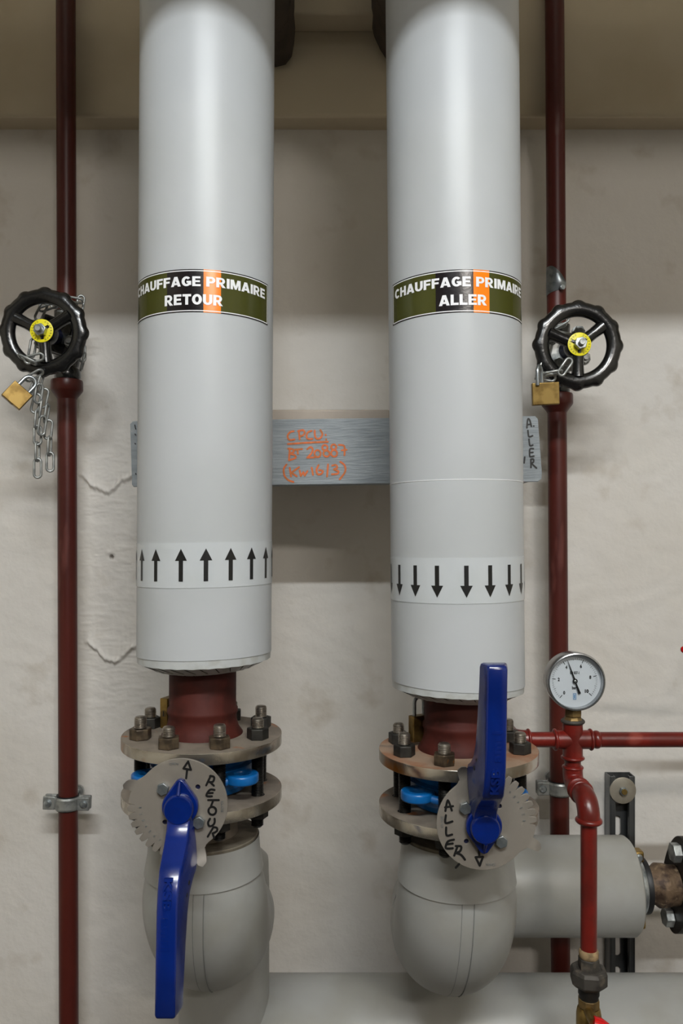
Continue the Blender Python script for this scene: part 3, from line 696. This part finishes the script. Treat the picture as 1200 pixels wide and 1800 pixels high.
writing('black_writing', [[(290,460),(310,300),(345,305),(378,430)],[(300,400),(365,390)],[(308,510),(325,625),(395,610)],[(325,675),(340,795),(395,790)],
    [(405,860),(340,865),(330,950),(340,1010),(410,1000)],[(335,935),(395,930)],[(350,1220),(352,1060)],[(352,1060),(400,1060),(400,1110),(360,1140)],[(360,1140),(455,1230)],
    [(235,1020),(222,1130)],[(421,424),(424,426)]], 900, 710, 10.909, .0024, 'black_ink')
writing('black_writing', [[(1128,1265),(1135,1300)],[(1128,1340),(1134,1350)],[(1126,1418),(1130,1424)],[(1125,1668),(1128,1676)]], 0, 480, 4.736, .0016, 'black_ink')
bm = NB(); box(bm, -.135, .0785, 1.300, 1.465, .128, .2045); ob = obj('wall_packer', bm, 'cream', bevel=.003); tag(ob, 'cream painted packer on the wall directly above the grey channel', 'block')
# brackets from the channel back to the wall
for x in (-.24, .22):
    bm = NB(); box(bm, x-.025, x+.025, 1.2665, 1.462, .095, .160); tag(obj('bracket_arm', bm, 'grey_paint', bevel=.002),
        'grey steel arm holding the channel to the wall, hidden behind the %s white pipe' % ('left' if x < 0 else 'right'), 'bracket')

# ------------------------------------------------------------ dark blocks coloured as the shaded slab holes behind the pipes
for s, x0, x1, lab in ((1, 462, 514, 'dark brown block coloured as the shaded slab hole behind the left white pipe'), (-1, 656, 700, 'dark brown block coloured as the shaded slab hole behind the right white pipe')):
    a = [(x0, 86), (481, 89), (497, 85), (507, 72), (511, 50), (514, 10), (514, -60), (x0, -60)] if s > 0 else [(x1, 84), (682, 74), (672, 58), (662, 36), (656, 10), (655, -60), (x1, -60)]
    pts = [at(p[0], p[1], 1.36) for p in a]
    me = curve_mesh([[(p.x, p.z) for p in pts]], .10, .003); map_mesh(me, lambda x, y, z: Vector((x, 1.355+z, y)))
    tag(put('slab_hole_shade', me, 'hole_dark'), lab, 'shaded opening')

# ------------------------------------------------------------ red riser pipes, gate valves, clamps
RY = 1.388
def riser(X, tilt, lab, mtl, zv, side):
    t = thing('red_pipe', lab, 'pipe', (X, RY, 0), (0, tilt, 0))
    bm = NB(); lathe(bm, [(.0164, zv+.055), (.0164, (ZC-.003))], seg=40); obj('upper_length', bm, mtl, t, smooth=60)
    bm = NB(); lathe(bm, [(.0164, -(ZC-.003)), (.0164, zv-.085)], seg=40); obj('lower_length', bm, 'red_paint', t, smooth=60)
    bm = NB(); zc = zv-.085
    lathe(bm, [(.0164, zc-.012), (.0185, zc-.008), (.0255, zc+.001), (.0272, zc+.004), (.0272, zc+.018), (.0262, zc+.021), (.020, zc+.021)], seg=40)
    obj('reducing_socket', bm, 'red_paint', t, smooth=40)
    return t
zvl = .3248+.008; zvr = .303+.006
riser(-.4775, -.0029, 'left dark red vertical pipe beside the left white pipe', 'red_paint', zvl, -1)
riser(.3768, -.0061, 'right dark red vertical pipe with chipped paint, passing behind the gauge', 'red_chip', zvr, 1)
def gate_valve(X, zv, Dw, hub, spokes, ang, lab, bolts):
    t = thing('gate_valve', lab, 'valve', (X, RY, zv))
    zt, zb_ = .055, -.064
    bm = NB(); lathe(bm, [(.0205, zb_), (.0225, zb_+.004), (.0225, zb_+.018), (.019, zb_+.022), (.022, -.028), (.0275, -.012), (.0275, .012), (.022, .030), (.019, zt-.018), (.0225, zt-.014), (.0225, zt)], seg=32)
    obj('body', bm, 'iron', t, smooth=45)
    hx, hz = hub[0]-X, hub[1]-zv; dy = Dw-RY
    bm = NB(); d = Vector((hx*.12, -1, hz*.1)); lathe(bm, [(.024, 0), (.024, .03), (.019, .034), (.018, .040)], (0,0,0), (0,-1,0), 32); obj('bonnet_base', bm, 'dark_blue', t, smooth=40)
    bm = NB(); box(bm, -.030, .030, -.052, -.040, -.030, .030, Matrix.Rotation(ang, 4, 'Y')); box(bm, -.028, .028, -.066, -.0525, -.028, .028, Matrix.Rotation(ang, 4, 'Y'))
    obj('bonnet_flange', bm, 'galv' if bolts else 'iron', t, bevel=.004)
    for k in range(4):
        a = ang+PI/4+k*PI/2; p = Vector((.0315*math.cos(a), -.066, .0315*math.sin(a)))
        bm = NB(); lathe(bm, [(.011, 0), (.011, .002)], p, (0,-1,0), 20); hexa(bm, .0165, .009, p+Vector((0,-.002,0)), (0,-1,0), .2*k); lathe(bm, [(.0045, 0), (.0045, .0055)], p+Vector((0,-.0105,0)), (0,-1,0), 12)
        obj('bonnet_bolt', bm, 'galv', t, bevel=.0006)
    bm = NB(); sweep(bm, [(0, -.045, 0), (hx*.5, -.08, hz*.5), (hx, dy+.004, hz)], lambda i: (.018,.012,.008)[i], 20); obj('stem', bm, 'dark_blue', t, smooth=50)
    # handwheel
    hw = bpy.data.objects.new('h', None)
    bm = NB(); n = 144; Rm, rt = .0572, .0112; rings = []
    for i in range(n):
        a = 2*PI*i/n; sc = max(0, math.cos(12*a+ang))**.7*.0036
        ring = []
        for k in range(16):
            b = 2*PI*k/16; rr = Rm+rt*math.cos(b)*1.05+(sc if math.cos(b) > 0 else 0)*math.cos(b); ring.append(bm.verts.new((rr*math.cos(a), rt*.78*math.sin(b), rr*math.sin(a))))
        rings.append(ring)
    for i in range(n):
        A, B = rings[i], rings[(i+1)%n]
        for k in range(16): bm.faces.new((A[k], A[(k+1)%16], B[(k+1)%16], B[k]))
    for sa in spokes:
        a = R_(sa); dr = Vector((math.cos(a), 0, math.sin(a)))
        sweep(bm, [dr*.008, dr*.030, dr*.050], lambda i: (.0105,.0092,.0105)[i], 14)
    lathe(bm, [(.0195, -.012), (.0195, .005), (.0165, .008)], (0,0,0), (0,-1,0), 32)
    w_ = obj('handwheel', bm, 'iron', t, smooth=60, loc=(hx, dy, hz))
    bm = NB(); lathe(bm, [(.0184, 0), (.0184, .0012), (.0178, .0014)], (0,-.0085,0), (0,-1,0), 40); yd = obj('name_disc', bm, 'yellow', w_)
    txts = []
    for i in range(22):
        a = PI*2*i/22
        if i in (5, 6, 16, 17): continue
        c0, s0 = math.cos(a), math.sin(a)
        txts.append(fit_text('SPINDLEDUNIONSEALDNV60'[i], -.0011, .0011, 0, .0026, lambda u, v, h: Vector((c0*(.0140+v)+s0*u, -.0101-h*.0001, s0*(.0140+v)-c0*u)), 0, .5))
    put('disc_lettering', join_mesh_to(txts), 'black_ink', yd)
    bm = NB(); hexa(bm, .0175, .010, (0,-.010,0), (0,-1,0), .25); obj('wheel_nut', bm, 'zinc', w_, bevel=.0008)
    bm = NB(); lathe(bm, [(.0050, 0), (.0050, .006), (.0042, .0072)], (0,-.0200,0), (0,-1,0), 16); obj('stem_end', bm, 'galv', w_)
    return t
pl_ = at(77, 584, 1.27); pr_ = at(1015, 607.5, 1.262)
gate_valve(-.4770, zvl, 1.27, (pl_.x, pl_.z), (153, 33, 275), R_(20), 'gate valve on the left red pipe with black scalloped handwheel', False)
gate_valve(.3750, zvr, 1.262, (pr_.x, pr_.z), (157, 38, 270), R_(12), 'gate valve on the right red pipe with black scalloped handwheel', True)

# pipe clamps on the risers
def riser_clamp(X, z, lab, both, rot=0):
    t = thing('pipe_clamp', lab, 'clamp', (X, RY, z), (0, rot, 0))
    bm = NB(); lathe(bm, [(.0166, -.011), (.0205, -.011), (.0222, -.008), (.0215, 0), (.0222, .008), (.0205, .011), (.0166, .011)], seg=40); bm2 = bm
    obj('band', bm, 'galv', t, smooth=30)
    bm = NB(); lathe(bm, [(.0165, -.0125), (.0190, -.0125), (.0190, .0125), (.0165, .0125)], seg=40); obj('rubber_liner', bm, 'rubber', t)
    for s in (-1, 1):
        if s > 0 and not both: continue
        bm = NB(); box(bm, min(s*.019, s*.040), max(s*.019, s*.040), -.010, -.004, -.0115, .0115); box(bm, min(s*.019, s*.040), max(s*.019, s*.040), .001, .007, -.0115, .0115)
        e = obj('ear', bm, 'galv', t, bevel=.0015)
        bm = NB(); lathe(bm, [(.0066, 0), (.0066, .002), (.0045, .0042), (.001, .0048)], (s*.031, -.0098, 0), (0,-1,0), 20); obj('screw', bm, 'zinc', e)
    bm = NB(); lathe(bm, [(.005, .016), (.005, WY-RY-.002)], (0,0,.002), (0,1,0), 14); lathe(bm, [(.011, .050), (.011, .056)], (0,0,.002), (0,1,0), 20); obj('wall_rod', bm, 'galv', t)
riser_clamp(-.4770, -.4655, 'galvanised clamp on the left red pipe, low on the wall', True, .03)
riser_clamp(.3793, -.4400, 'galvanised clamp on the right red pipe beside the painted elbow', True)
# strap folded round the right riser above its valve
t = thing('metal_strap', 'bent shiny metal strap wrapped on the right red pipe above its valve', 'strap', (.3742, RY, .4367))
bm = NB(); G = []
for j in range(13):
    row = []
    for i in range(15):
        u = i/14; th = R_(-115+150*u); v = j/12; ztop = .0285-.026*max(0, (u-.45)/.55)**1.5; zbot = -.0245+.012*u**.8
        z = ztop+(zbot-ztop)*v; r = .0172+.003*math.sin(PI*v)*u + .004*max(0, u-.5)*(1-v)
        row.append(bm.verts.new((r*math.sin(th), -r*math.cos(th), z)))
    G.append(row)
for j in range(12):
    for i in range(14): bm.faces.new((G[j][i], G[j][i+1], G[j+1][i+1], G[j+1][i]))
bmesh.ops.solidify(bm, geom=bm.faces[:], thickness=.0012)
obj('strap_sheet', bm, 'zinc', t, smooth=50)
bm = NB(); hexa(bm, .0085, .005, (.004, -.0195, -.012), (.25,-1,0)); obj('strap_nut', bm, 'zinc', t, bevel=.0005)

# ------------------------------------------------------------ chains and padlocks
def link_mesh(L=.034, W=.0145, r=.0020):
    bm = NB(); rr = W/2-r; hl = L/2-r-rr; pts = []
    for i in range(13): a = PI*i/12; pts.append((rr*math.cos(a), 0, hl+rr*math.sin(a)))
    for i in range(13): a = PI+PI*i/12; pts.append((rr*math.cos(a), 0, -hl+rr*math.sin(a)))
    sweep(bm, pts, r, 10, closed=True)
    bmesh.ops.recalc_face_normals(bm, faces=bm.faces); me = bpy.data.meshes.new('link'); bm.to_mesh(me); bm.free()
    me.materials.append(M['galv']); me.polygons.foreach_set('use_smooth', [True]*len(me.polygons)); return me
LM = link_mesh()
def chain(lab, links):
    """links: (px, py, D, tilt in the picture plane, turn about its own length)"""
    p0 = at(*links[0][:3]); t = thing('chain', lab, 'chain', p0)
    for px, py, D, tl, tw in links:
        o = bpy.data.objects.new('link', LM); C.objects.link(o); o.parent = t
        o.location = at(px, py, D)-p0
        o.rotation_euler = (Matrix.Rotation(R_(tl), 4, 'Y') @ Matrix.Rotation(R_(tw), 4, 'Z')).to_euler()
    return t
cd = 1.262
LK = []
ya = [(66,823),(65.5,794),(66,765),(65,737),(63,709),(58,682)]
for i, (x, y) in enumerate(ya): LK.append((x, y, cd+.002*(i%2), (0,0,0,4,12,20)[i], 10 if i % 2 == 0 else 80))
yb = [(88,812),(87,784),(85,755),(82,727),(77,700),(70,674)]
for i, (x, y) in enumerate(yb): LK.append((x, y, cd+.006, (0,2,6,8,12,16)[i], 15 if i % 2 == 0 else 85))
yc = [(74,748),(71,720),(68,692)]
for i, (x, y) in enumerate(yc): LK.append((x, y, cd-.006, 8, 40 if i % 2 == 0 else 110))
LK += [(60,660,cd-.004,60,60), (60,630,1.249,75,20), (48,632,1.250,115,70), (57,612,1.285,10,60), (72,548,1.305,25,20), (84,540,1.32,70,70), (105,533,1.335,75,15), (130,527,1.352,100,60), (141,535,1.362,10,20), (144,620,1.36,0,30), (146,636,1.36,15,100)]
chain('galvanised chain hanging in a bunch from the left handwheel', LK)
chain('galvanised chain looped through the right handwheel to a padlock', [(993,645,1.238,35,5),(971,656,1.243,80,70),(959,662,1.250,100,20),(947,650,1.262,20,80),(967,600,1.330,20,30),(980,575,1.345,70,70),(985,566,1.32,60,10),(952,630,1.30,10,30)])
def padlock(lab, loc, rot, w_=.040, h_=.033, d_=.013, sh=.026, keyside=True, shr=.0030, shrot=0):
    t = thing('padlock', lab, 'padlock', loc, rot)
    bm = NB(); box(bm, -w_/2, w_/2, -d_/2, d_/2, -h_, 0); obj('lock_body', bm, 'brass', t, bevel=.0012)
    bm = NB(); c = w_*.28; lathe(bm, [(.0046, 0), (.0046, .0004)], (0, 0, -h_), (0,0,-1), 20); obj('keyway', bm, 'brass_dull', t)
    bm = NB(); pts = [(-c,0,-.004), (-c,0,sh-c)] + [(-c*math.cos(PI*i/10), 0, sh-c+c*math.sin(PI*i/10)) for i in range(1,10)] + [(c,0,sh-c), (c,0,-.004)]
    if shrot: pts = [Matrix.Rotation(shrot, 3, 'Z') @ Vector((p[0]*.8, p[1], p[2])) + Vector((-.008, 0, 0)) for p in pts]
    sweep(bm, pts, shr, 12); obj('shackle', bm, 'zinc', t, smooth=60)
    return t
padlock('brass padlock hanging tilted from the chain on the left handwheel', at(42, 683, 1.245), (0, R_(40), R_(25)), .034, .031, sh=.022)
padlock('brass padlock hanging at the lower left of the right handwheel', at(957.5, 673, 1.228), (R_(4), R_(-2), R_(-6)), .041, .034, sh=.026, shrot=R_(62))
_Z = Vector((math.sin(R_(22)), math.cos(R_(22)), 0)); _X = Vector((0,0,1)); _m = Matrix((_X, _Z.cross(_X), _Z)).transposed()
pk = padlock('small brass padlock lying on the left flange behind the red neck, keyhole facing out', (-.2245, 1.092, ZL+.0202), _m.to_euler(), .040, .033, .0122, sh=.018)
bm = NB(); box(bm, -.0032, .0032, -.0006, .0006, -.0340, -.0335); obj('keyhole', bm, 'black', pk)
padlock('brass padlock hooked behind the red neck above the right flange', (at(736, 1256, 1.06).x, 1.058, ZR+.0385), (0, 0, R_(28)), .026, .0340, .0125, sh=.024, shr=.0024)
# ------------------------------------------------------------ small red pipework with tee and union
BX, BY, BZ = .3280, 1.13, -.2906
t = thing('small_red_pipework', 'bright red small pipes meeting at a cross fitting under the pressure gauge', 'pipe', (BX, BY, BZ))
r15 = .0107
def bead(bm, c, d, r=.0160, h=.005): lathe(bm, [(r-.0022, -h/2), (r-.0005, -h/4), (r, 0), (r-.0005, h/4), (r-.0022, h/2)], c, d, 32)
bm = NB(); lathe(bm, [(r15, .02), (r15, .40)], (0,0,0), (1,0,0), 32); bead(bm, (.0335,0,0), (1,0,0), .0128, .010); obj('horizontal_pipe', bm, 'red_bright', t, smooth=60)
bm = NB(); lathe(bm, [(r15, .02), (r15, .062)], (0,0,0), (-1,0,0), 32); obj('horizontal_pipe', bm, 'red_bright', t, smooth=60)
bm = NB(); pts = [(-.062,0,0), (-.071,0,0), (-.078,.004,0), (-.083,.012,0), (-.084,.022,0), (-.084,.036,0)]; sweep(bm, pts, .0135, 28); bead(bm, (-.063,0,0), (1,0,0), .0155)
obj('elbow_fitting', bm, 'red_bright', t, smooth=60)
bm = NB(); lathe(bm, [(.0105, .03), (.0105, WY-BY-.002)], (-.084,0,0), (0,1,0), 24); obj('wall_pipe', bm, 'red_bright', t)
bm = NB()
lathe(bm, [(.0138, -.025), (.0138, .025)], (0,0,0), (0,0,1), 36); lathe(bm, [(.0132, -.0245), (.0132, .0245)], (0,0,0), (1,0,0), 36)
lathe(bm, [(.0150,-.006),(.0170,0),(.0150,.006)], (0,0,0), (0,1,0), 24)
for d in ((1,0,0),(-1,0,0)): bead(bm, Vector(d)*.0252, d, .0155)
bead(bm, (0,0,-.0255), (0,0,1), .0165); obj('cross_fitting', bm, 'red_bright', t, smooth=50)
bm = NB(); bead(bm, (0,0,.0262), (0,0,1), .0168, .006); obj('sealing_ring', bm, 'malleable', t, smooth=60)
# offset: down, towards the camera, down
yf = 1.057-BY
bm = NB(); lathe(bm, [(.0112, -.045), (.0112, -.025)], (0,0,0), (0,0,1), 28); obj('nipple', bm, 'red_bright', t, smooth=60)
def q(r, a): return Vector((0, -r*math.sin(a), -r*math.cos(a)))
p1 = [(0,0,-.038), (0,0,-.045)] + [Vector((0, -.016+.016*math.cos(a), -.045-.016*math.sin(a))) for a in [PI/2*i/8 for i in range(1,9)]] + [Vector((0,-.030,-.0610))]
bm = NB(); sweep(bm, p1, .0138, 32); bead(bm, (0,0,-.039), (0,0,1), .0150); bead(bm, (0,-.030,-.061), (0,1,0), .0168); obj('elbow_fitting', bm, 'red_bright', t, smooth=60)
bm = NB(); bead(bm, (0,-.036,-.0612), (0,1,0), .0130, .010); obj('sealing_ring', bm, 'hemp', t, smooth=60)
p2 = [Vector((0,-.040,-.0615)), Vector((0,-.050,-.0622))] + [Vector((0, yf+.023-.023*math.sin(a), -.0622-.023+.023*math.cos(a))) for a in [PI/2*i/10 for i in range(1,11)]] + [Vector((0, yf, -.0880))]
bm = NB(); sweep(bm, p2, .0146, 36); bead(bm, (0,-.042,-.0617), (0,1,0), .0168); bead(bm, (0,yf,-.0885), (0,0,1), .0178, .007); obj('elbow_fitting', bm, 'red_bright', t, smooth=60)
bm = NB(); zv = -.2622; lathe(bm, [(r15, zv), (r15, -.090)], (0,yf,0), (0,0,1), 36); obj('vertical_pipe', bm, 'red_bright', t, smooth=60)
tu = thing('union_fitting', 'dark iron union under the vertical small red pipe', 'fitting', (BX, 1.057, BZ))
bm = NB(); lathe(bm, [(.0108, zv-.009), (.0126, zv-.007), (.0130, zv-.001), (.0120, zv+.002), (.0108, zv+.003)], seg=24); obj('hemp_seal', bm, 'hemp', tu, smooth=60)
bm = NB(); hexa(bm, .0245, .018, (0,0,zv-.026), phase=.5); obj('hex_collar', bm, 'malleable', tu, bevel=.0008)
bm = NB(); lathe(bm, [(.019, zv-.0455), (.0225, zv-.042), (.0245, zv-.040), (.0245, zv-.026), (.0220, zv-.0215), (.0175, zv-.0205), (.0165, zv-.022)], seg=8, phase=.25); obj('union_nut', bm, 'malleable', tu, bevel=.0012, smooth=25)
bm = NB(); lathe(bm, [(.0125, zv-.064), (.0125, zv-.058), (.0138, zv-.056), (.0138, zv-.040)], seg=32); obj('tail', bm, 'black', tu)
tv = thing('ball_valve', 'brass ball valve with red handle at the bottom edge under the union', 'valve', (BX, 1.057, BZ))
bm = NB(); hexa(bm, .0262, .012, (0,0,zv-.0735), phase=.2, n=8); hx = obj('hex_end', bm, 'brass_dull', tv, bevel=.0006)
bm = NB(); lathe(bm, [(.0135, zv-.135), (.0155, zv-.125), (.0165, zv-.100), (.0162, zv-.083), (.0150, zv-.076), (.0135, zv-.0735)], seg=36); obj('valve_body', bm, 'brass', tv, smooth=50)
bm = NB(); lathe(bm, [(.0070, 0), (.0070, .026)], (-.003, -.010, zv-.074), (0,-1,0), 20); obj('valve_stem', bm, 'brass', tv)
bm = NB(); sweep(bm, [(-.006, -.036, zv-.0735), (.002, -.037, zv-.0755), (.014, -.038, zv-.082), (.030, -.038, zv-.094), (.045,-.038,zv-.106)], lambda i: (.0090,.0095,.0075,.0065,.005)[i], 16)
obj('handle', bm, 'red_plastic', tv, smooth=60)
# red lever tip at the right edge
t = thing('red_lever', 'glossy red lever tip poking in at the right edge, above the small red pipe', 'lever', at(1216, 1144, 1.15))
bm = NB(); sweep(bm, [(-.0165,0,.002), (-.0155,0,.002), (-.012,0,.0018), (-.006,0,.001), (.004,0,0), (.03,0,-.002), (.14,0,-.003)], lambda i: (.001,.0034,.0056,.0072,.0075,.007,.006)[i], 20); obj('grip', bm, 'red_plastic', t, smooth=60)
bm = NB(); lathe(bm, [(.006, 0), (.006, WY-1.15-.003)], (.135,0,-.003), (0,1,0), 16); obj('lever_stem', bm, 'galv', t)

# ------------------------------------------------------------ pressure gauge
GX, GF, GZ = .3275, 1.113, -.2052
t = thing('pressure_gauge', 'round steel pressure gauge with white dial above the red cross fitting', 'gauge', (GX, GF, GZ))
bm = NB(); lathe(bm, [(.034, -.030), (.0385, -.028), (.0395, -.024), (.0398, -.006), (.0408, -.005), (.0410, .001), (.0400, .004), (.0385, .0045), (.0375, .003), (.0372, -.003), (.0372, -.008)], (0,0,0), (0,-1,0), 72, cap=False)
bm.faces.new([v for v in bm.verts][:72]); obj('case', bm, 'chrome', t, smooth=30)
bm = NB(); lathe(bm, [(.0374, -.0075), (.0374, -.0065)], (0,0,0), (0,-1,0), 64); dl = obj('dial', bm, 'dial', t)
TILT = 4.0
def pol(a, r, h=.0067): return Vector((r*math.cos(R_(a)), -(-.0065)-.0001-h*0, r*math.sin(R_(a))))
bm = NB()
for i in range(51):
    a = 225+TILT-270*i/50; maj = i % 10 == 0; mid = i % 5 == 0
    r1, r0 = .0318, (.0268 if maj else (.0285 if mid else .0297)); wd = .00045 if maj else .00022
    c, s = math.cos(R_(a)), math.sin(R_(a)); n_ = Vector((-s, 0, c))*wd; y = .0062
    A = Vector((c*r0, y, s*r0)); B = Vector((c*r1, y, s*r1)); bm.faces.new([bm.verts.new(v) for v in (A-n_, B-n_, B+n_, A+n_)])
meL = bpy.data.meshes.new('ticks'); bm.to_mesh(meL); bm.free()
ts = [meL]
def dtext(s, cx, cz, hgt, wd, bold=.03):
    ts.append(fit_text(s, cx-wd/2, cx+wd/2, cz-hgt/2, cz+hgt/2, lambda u, v, h: Vector((u, .0061, v)), bold))
for i, s in enumerate(('0','2','4','6','8','10')):
    a = R_(225+TILT-54*i); dtext(s, .0225*math.cos(a), .0222*math.sin(a), .0050, .0027 if len(s) == 1 else .0054, .05)
dtext('EN 837-1', 0, .0112, .0042, .0128); dtext('bar', -.0005, -.0098, .0044, .0064)
put('scale', join_mesh_to(ts), 'black_ink', dl)
def blue_out(): 
    o_ = [(-.0022,-.0028),(.0022,-.0028),(.0022,.0058),(-.0022,.0058)]; i_ = [(x*.72, .0015+(z-.0015)*.86) for x, z in o_]
    me = curve_mesh([o_, i_], .0002); bmm = NB(); bmm.from_mesh(me); box(bmm, -.0005, .0005, -.001, .004, -.0001, .0001); 
    for v in bmm.verts: pass
    me2 = bpy.data.meshes.new('m'); 
    bm2 = NB(); box(bm2, -.0006, .0006, -.0012, .0042, -.0001, .0001); bm2.to_mesh(me2); bm2.free(); bmm.free()
    return join_mesh_to([me, me2])
lg = blue_out(); map_mesh(lg, lambda x, y, z: Vector((x, .0061-z, y-.0235))); put('dial_emblem', lg, 'light_blue_ink', dl)
bm = NB(); a = 109.8; c, s = math.cos(R_(a)), math.sin(R_(a)); n_ = Vector((-s,0,c)); d_ = Vector((c,0,s))
pr = [(-.0195,.0016),(-.0185,-.0000),(0,0)]
pts = [d_*-.0190+n_*.0018, d_*-.0190-n_*.0018, d_*-.004-n_*.0009, d_*.004-n_*.0011, d_*.0305-n_*.0002, d_*.0305+n_*.0002, d_*.004+n_*.0011, d_*-.004+n_*.0009]
top = [bm.verts.new(p+Vector((0,.0036,0))) for p in pts]; bot = [bm.verts.new(p+Vector((0,.0044,0))) for p in pts]; bm.faces.new(top); bm.faces.new(bot[::-1])
for k in range(8): bm.faces.new((top[k], bot[k], bot[(k+1)%8], top[(k+1)%8]))
lathe(bm, [(.0034, 0), (.0034, .0014)], (0,.0046,0), (0,-1,0), 24); nd = obj('needle', bm, 'black_ink', t)
bm = NB(); lathe(bm, [(.0018, 0), (.0018, .0007), (.001, .0012)], (0,.0032,0), (0,-1,0), 16); obj('needle_hub', bm, 'galv', nd)
bm = NB(); lathe(bm, [(.0376, -.0010), (.0376, .0002)], (0,0,0), (0,-1,0), 64); obj('glass', bm, 'glass', t)
bm = NB(); hexa(bm, .0215, .010, (0,.013,-.0510), phase=.2); lathe(bm, [(.008, -.042), (.008, -.0393)], (0,.013,0)); obj('brass_connector', bm, 'brass_dull', t, bevel=.0005)
bm = NB(); lathe(bm, [(.0145, -.0590), (.0130, -.0565), (.0112, -.0515), (.0112, -.0500)], (0,.015,0), seg=8, phase=.3); obj('reducing_bush', bm, 'brass_dull', t, bevel=.0005)

# ------------------------------------------------------------ mounting rail on the wall
t = thing('mounting_rail', 'slotted galvanised mounting rail standing on the wall behind the short insulated pipe', 'rail', (.5042, 1.43, 0))
hw = .0228; z1, z0 = -.434, -.95
slots = []
zz = z1-.042
slots.append([])
sl = []
while zz > z0+.03:
    sl.append([(.0058*math.cos(a), zz+(.012 if math.sin(a) > 0 else -.012)+.0058*math.sin(a)) for a in [2*PI*k/24 for k in range(24)]]); zz -= .055
me = curve_mesh([[(-hw, z0), (hw, z0), (hw, z1), (-hw, z1)]]+sl, .002); map_mesh(me, lambda x, y, z: Vector((x, .026+z, y))); put('slotted_back', me, 'rail', t)
for s in (-1, 1):
    a, b = sorted((s*hw, s*(hw-.0022))); bm = NB(); box(bm, a, b, 0, .0249, z0, z1)
    a, b = sorted((s*(hw-.0023), s*(hw-.0105))); box(bm, a, b, 0, .0020, z0, z1); a, b = sorted((s*(hw-.0085), s*(hw-.0105))); box(bm, a, b, .0021, .009, z0, z1)
    obj('rail_flange', bm, 'rail', t, bevel=.0007)
wc = at(1095, 1390.3, 1.426); dx = wc.x-.5042
bm = NB(); lathe(bm, [(.0235, 0), (.0235, .0022), (.0228, .0026)], (dx, -.0005, wc.z), (0,-1,0), 48); wsh = obj('washer', bm, 'washer', t)
bm = NB(); hexa(bm, .0135, .0065, (dx, -.0031, wc.z), (0,-1,0), .2); obj('rail_nut', bm, 'zinc', wsh, bevel=.0005)
bm = NB(); lathe(bm, [(.0052, 0), (.0052, .0015), (.0046, .0025)], (dx, -.0096, wc.z), (0,-1,0), 20); lathe(bm, [(.004, 0), (.004, .02)], (dx, -.0005, wc.z), (0,1,0), 12); obj('anchor_rod', bm, 'brass', wsh)
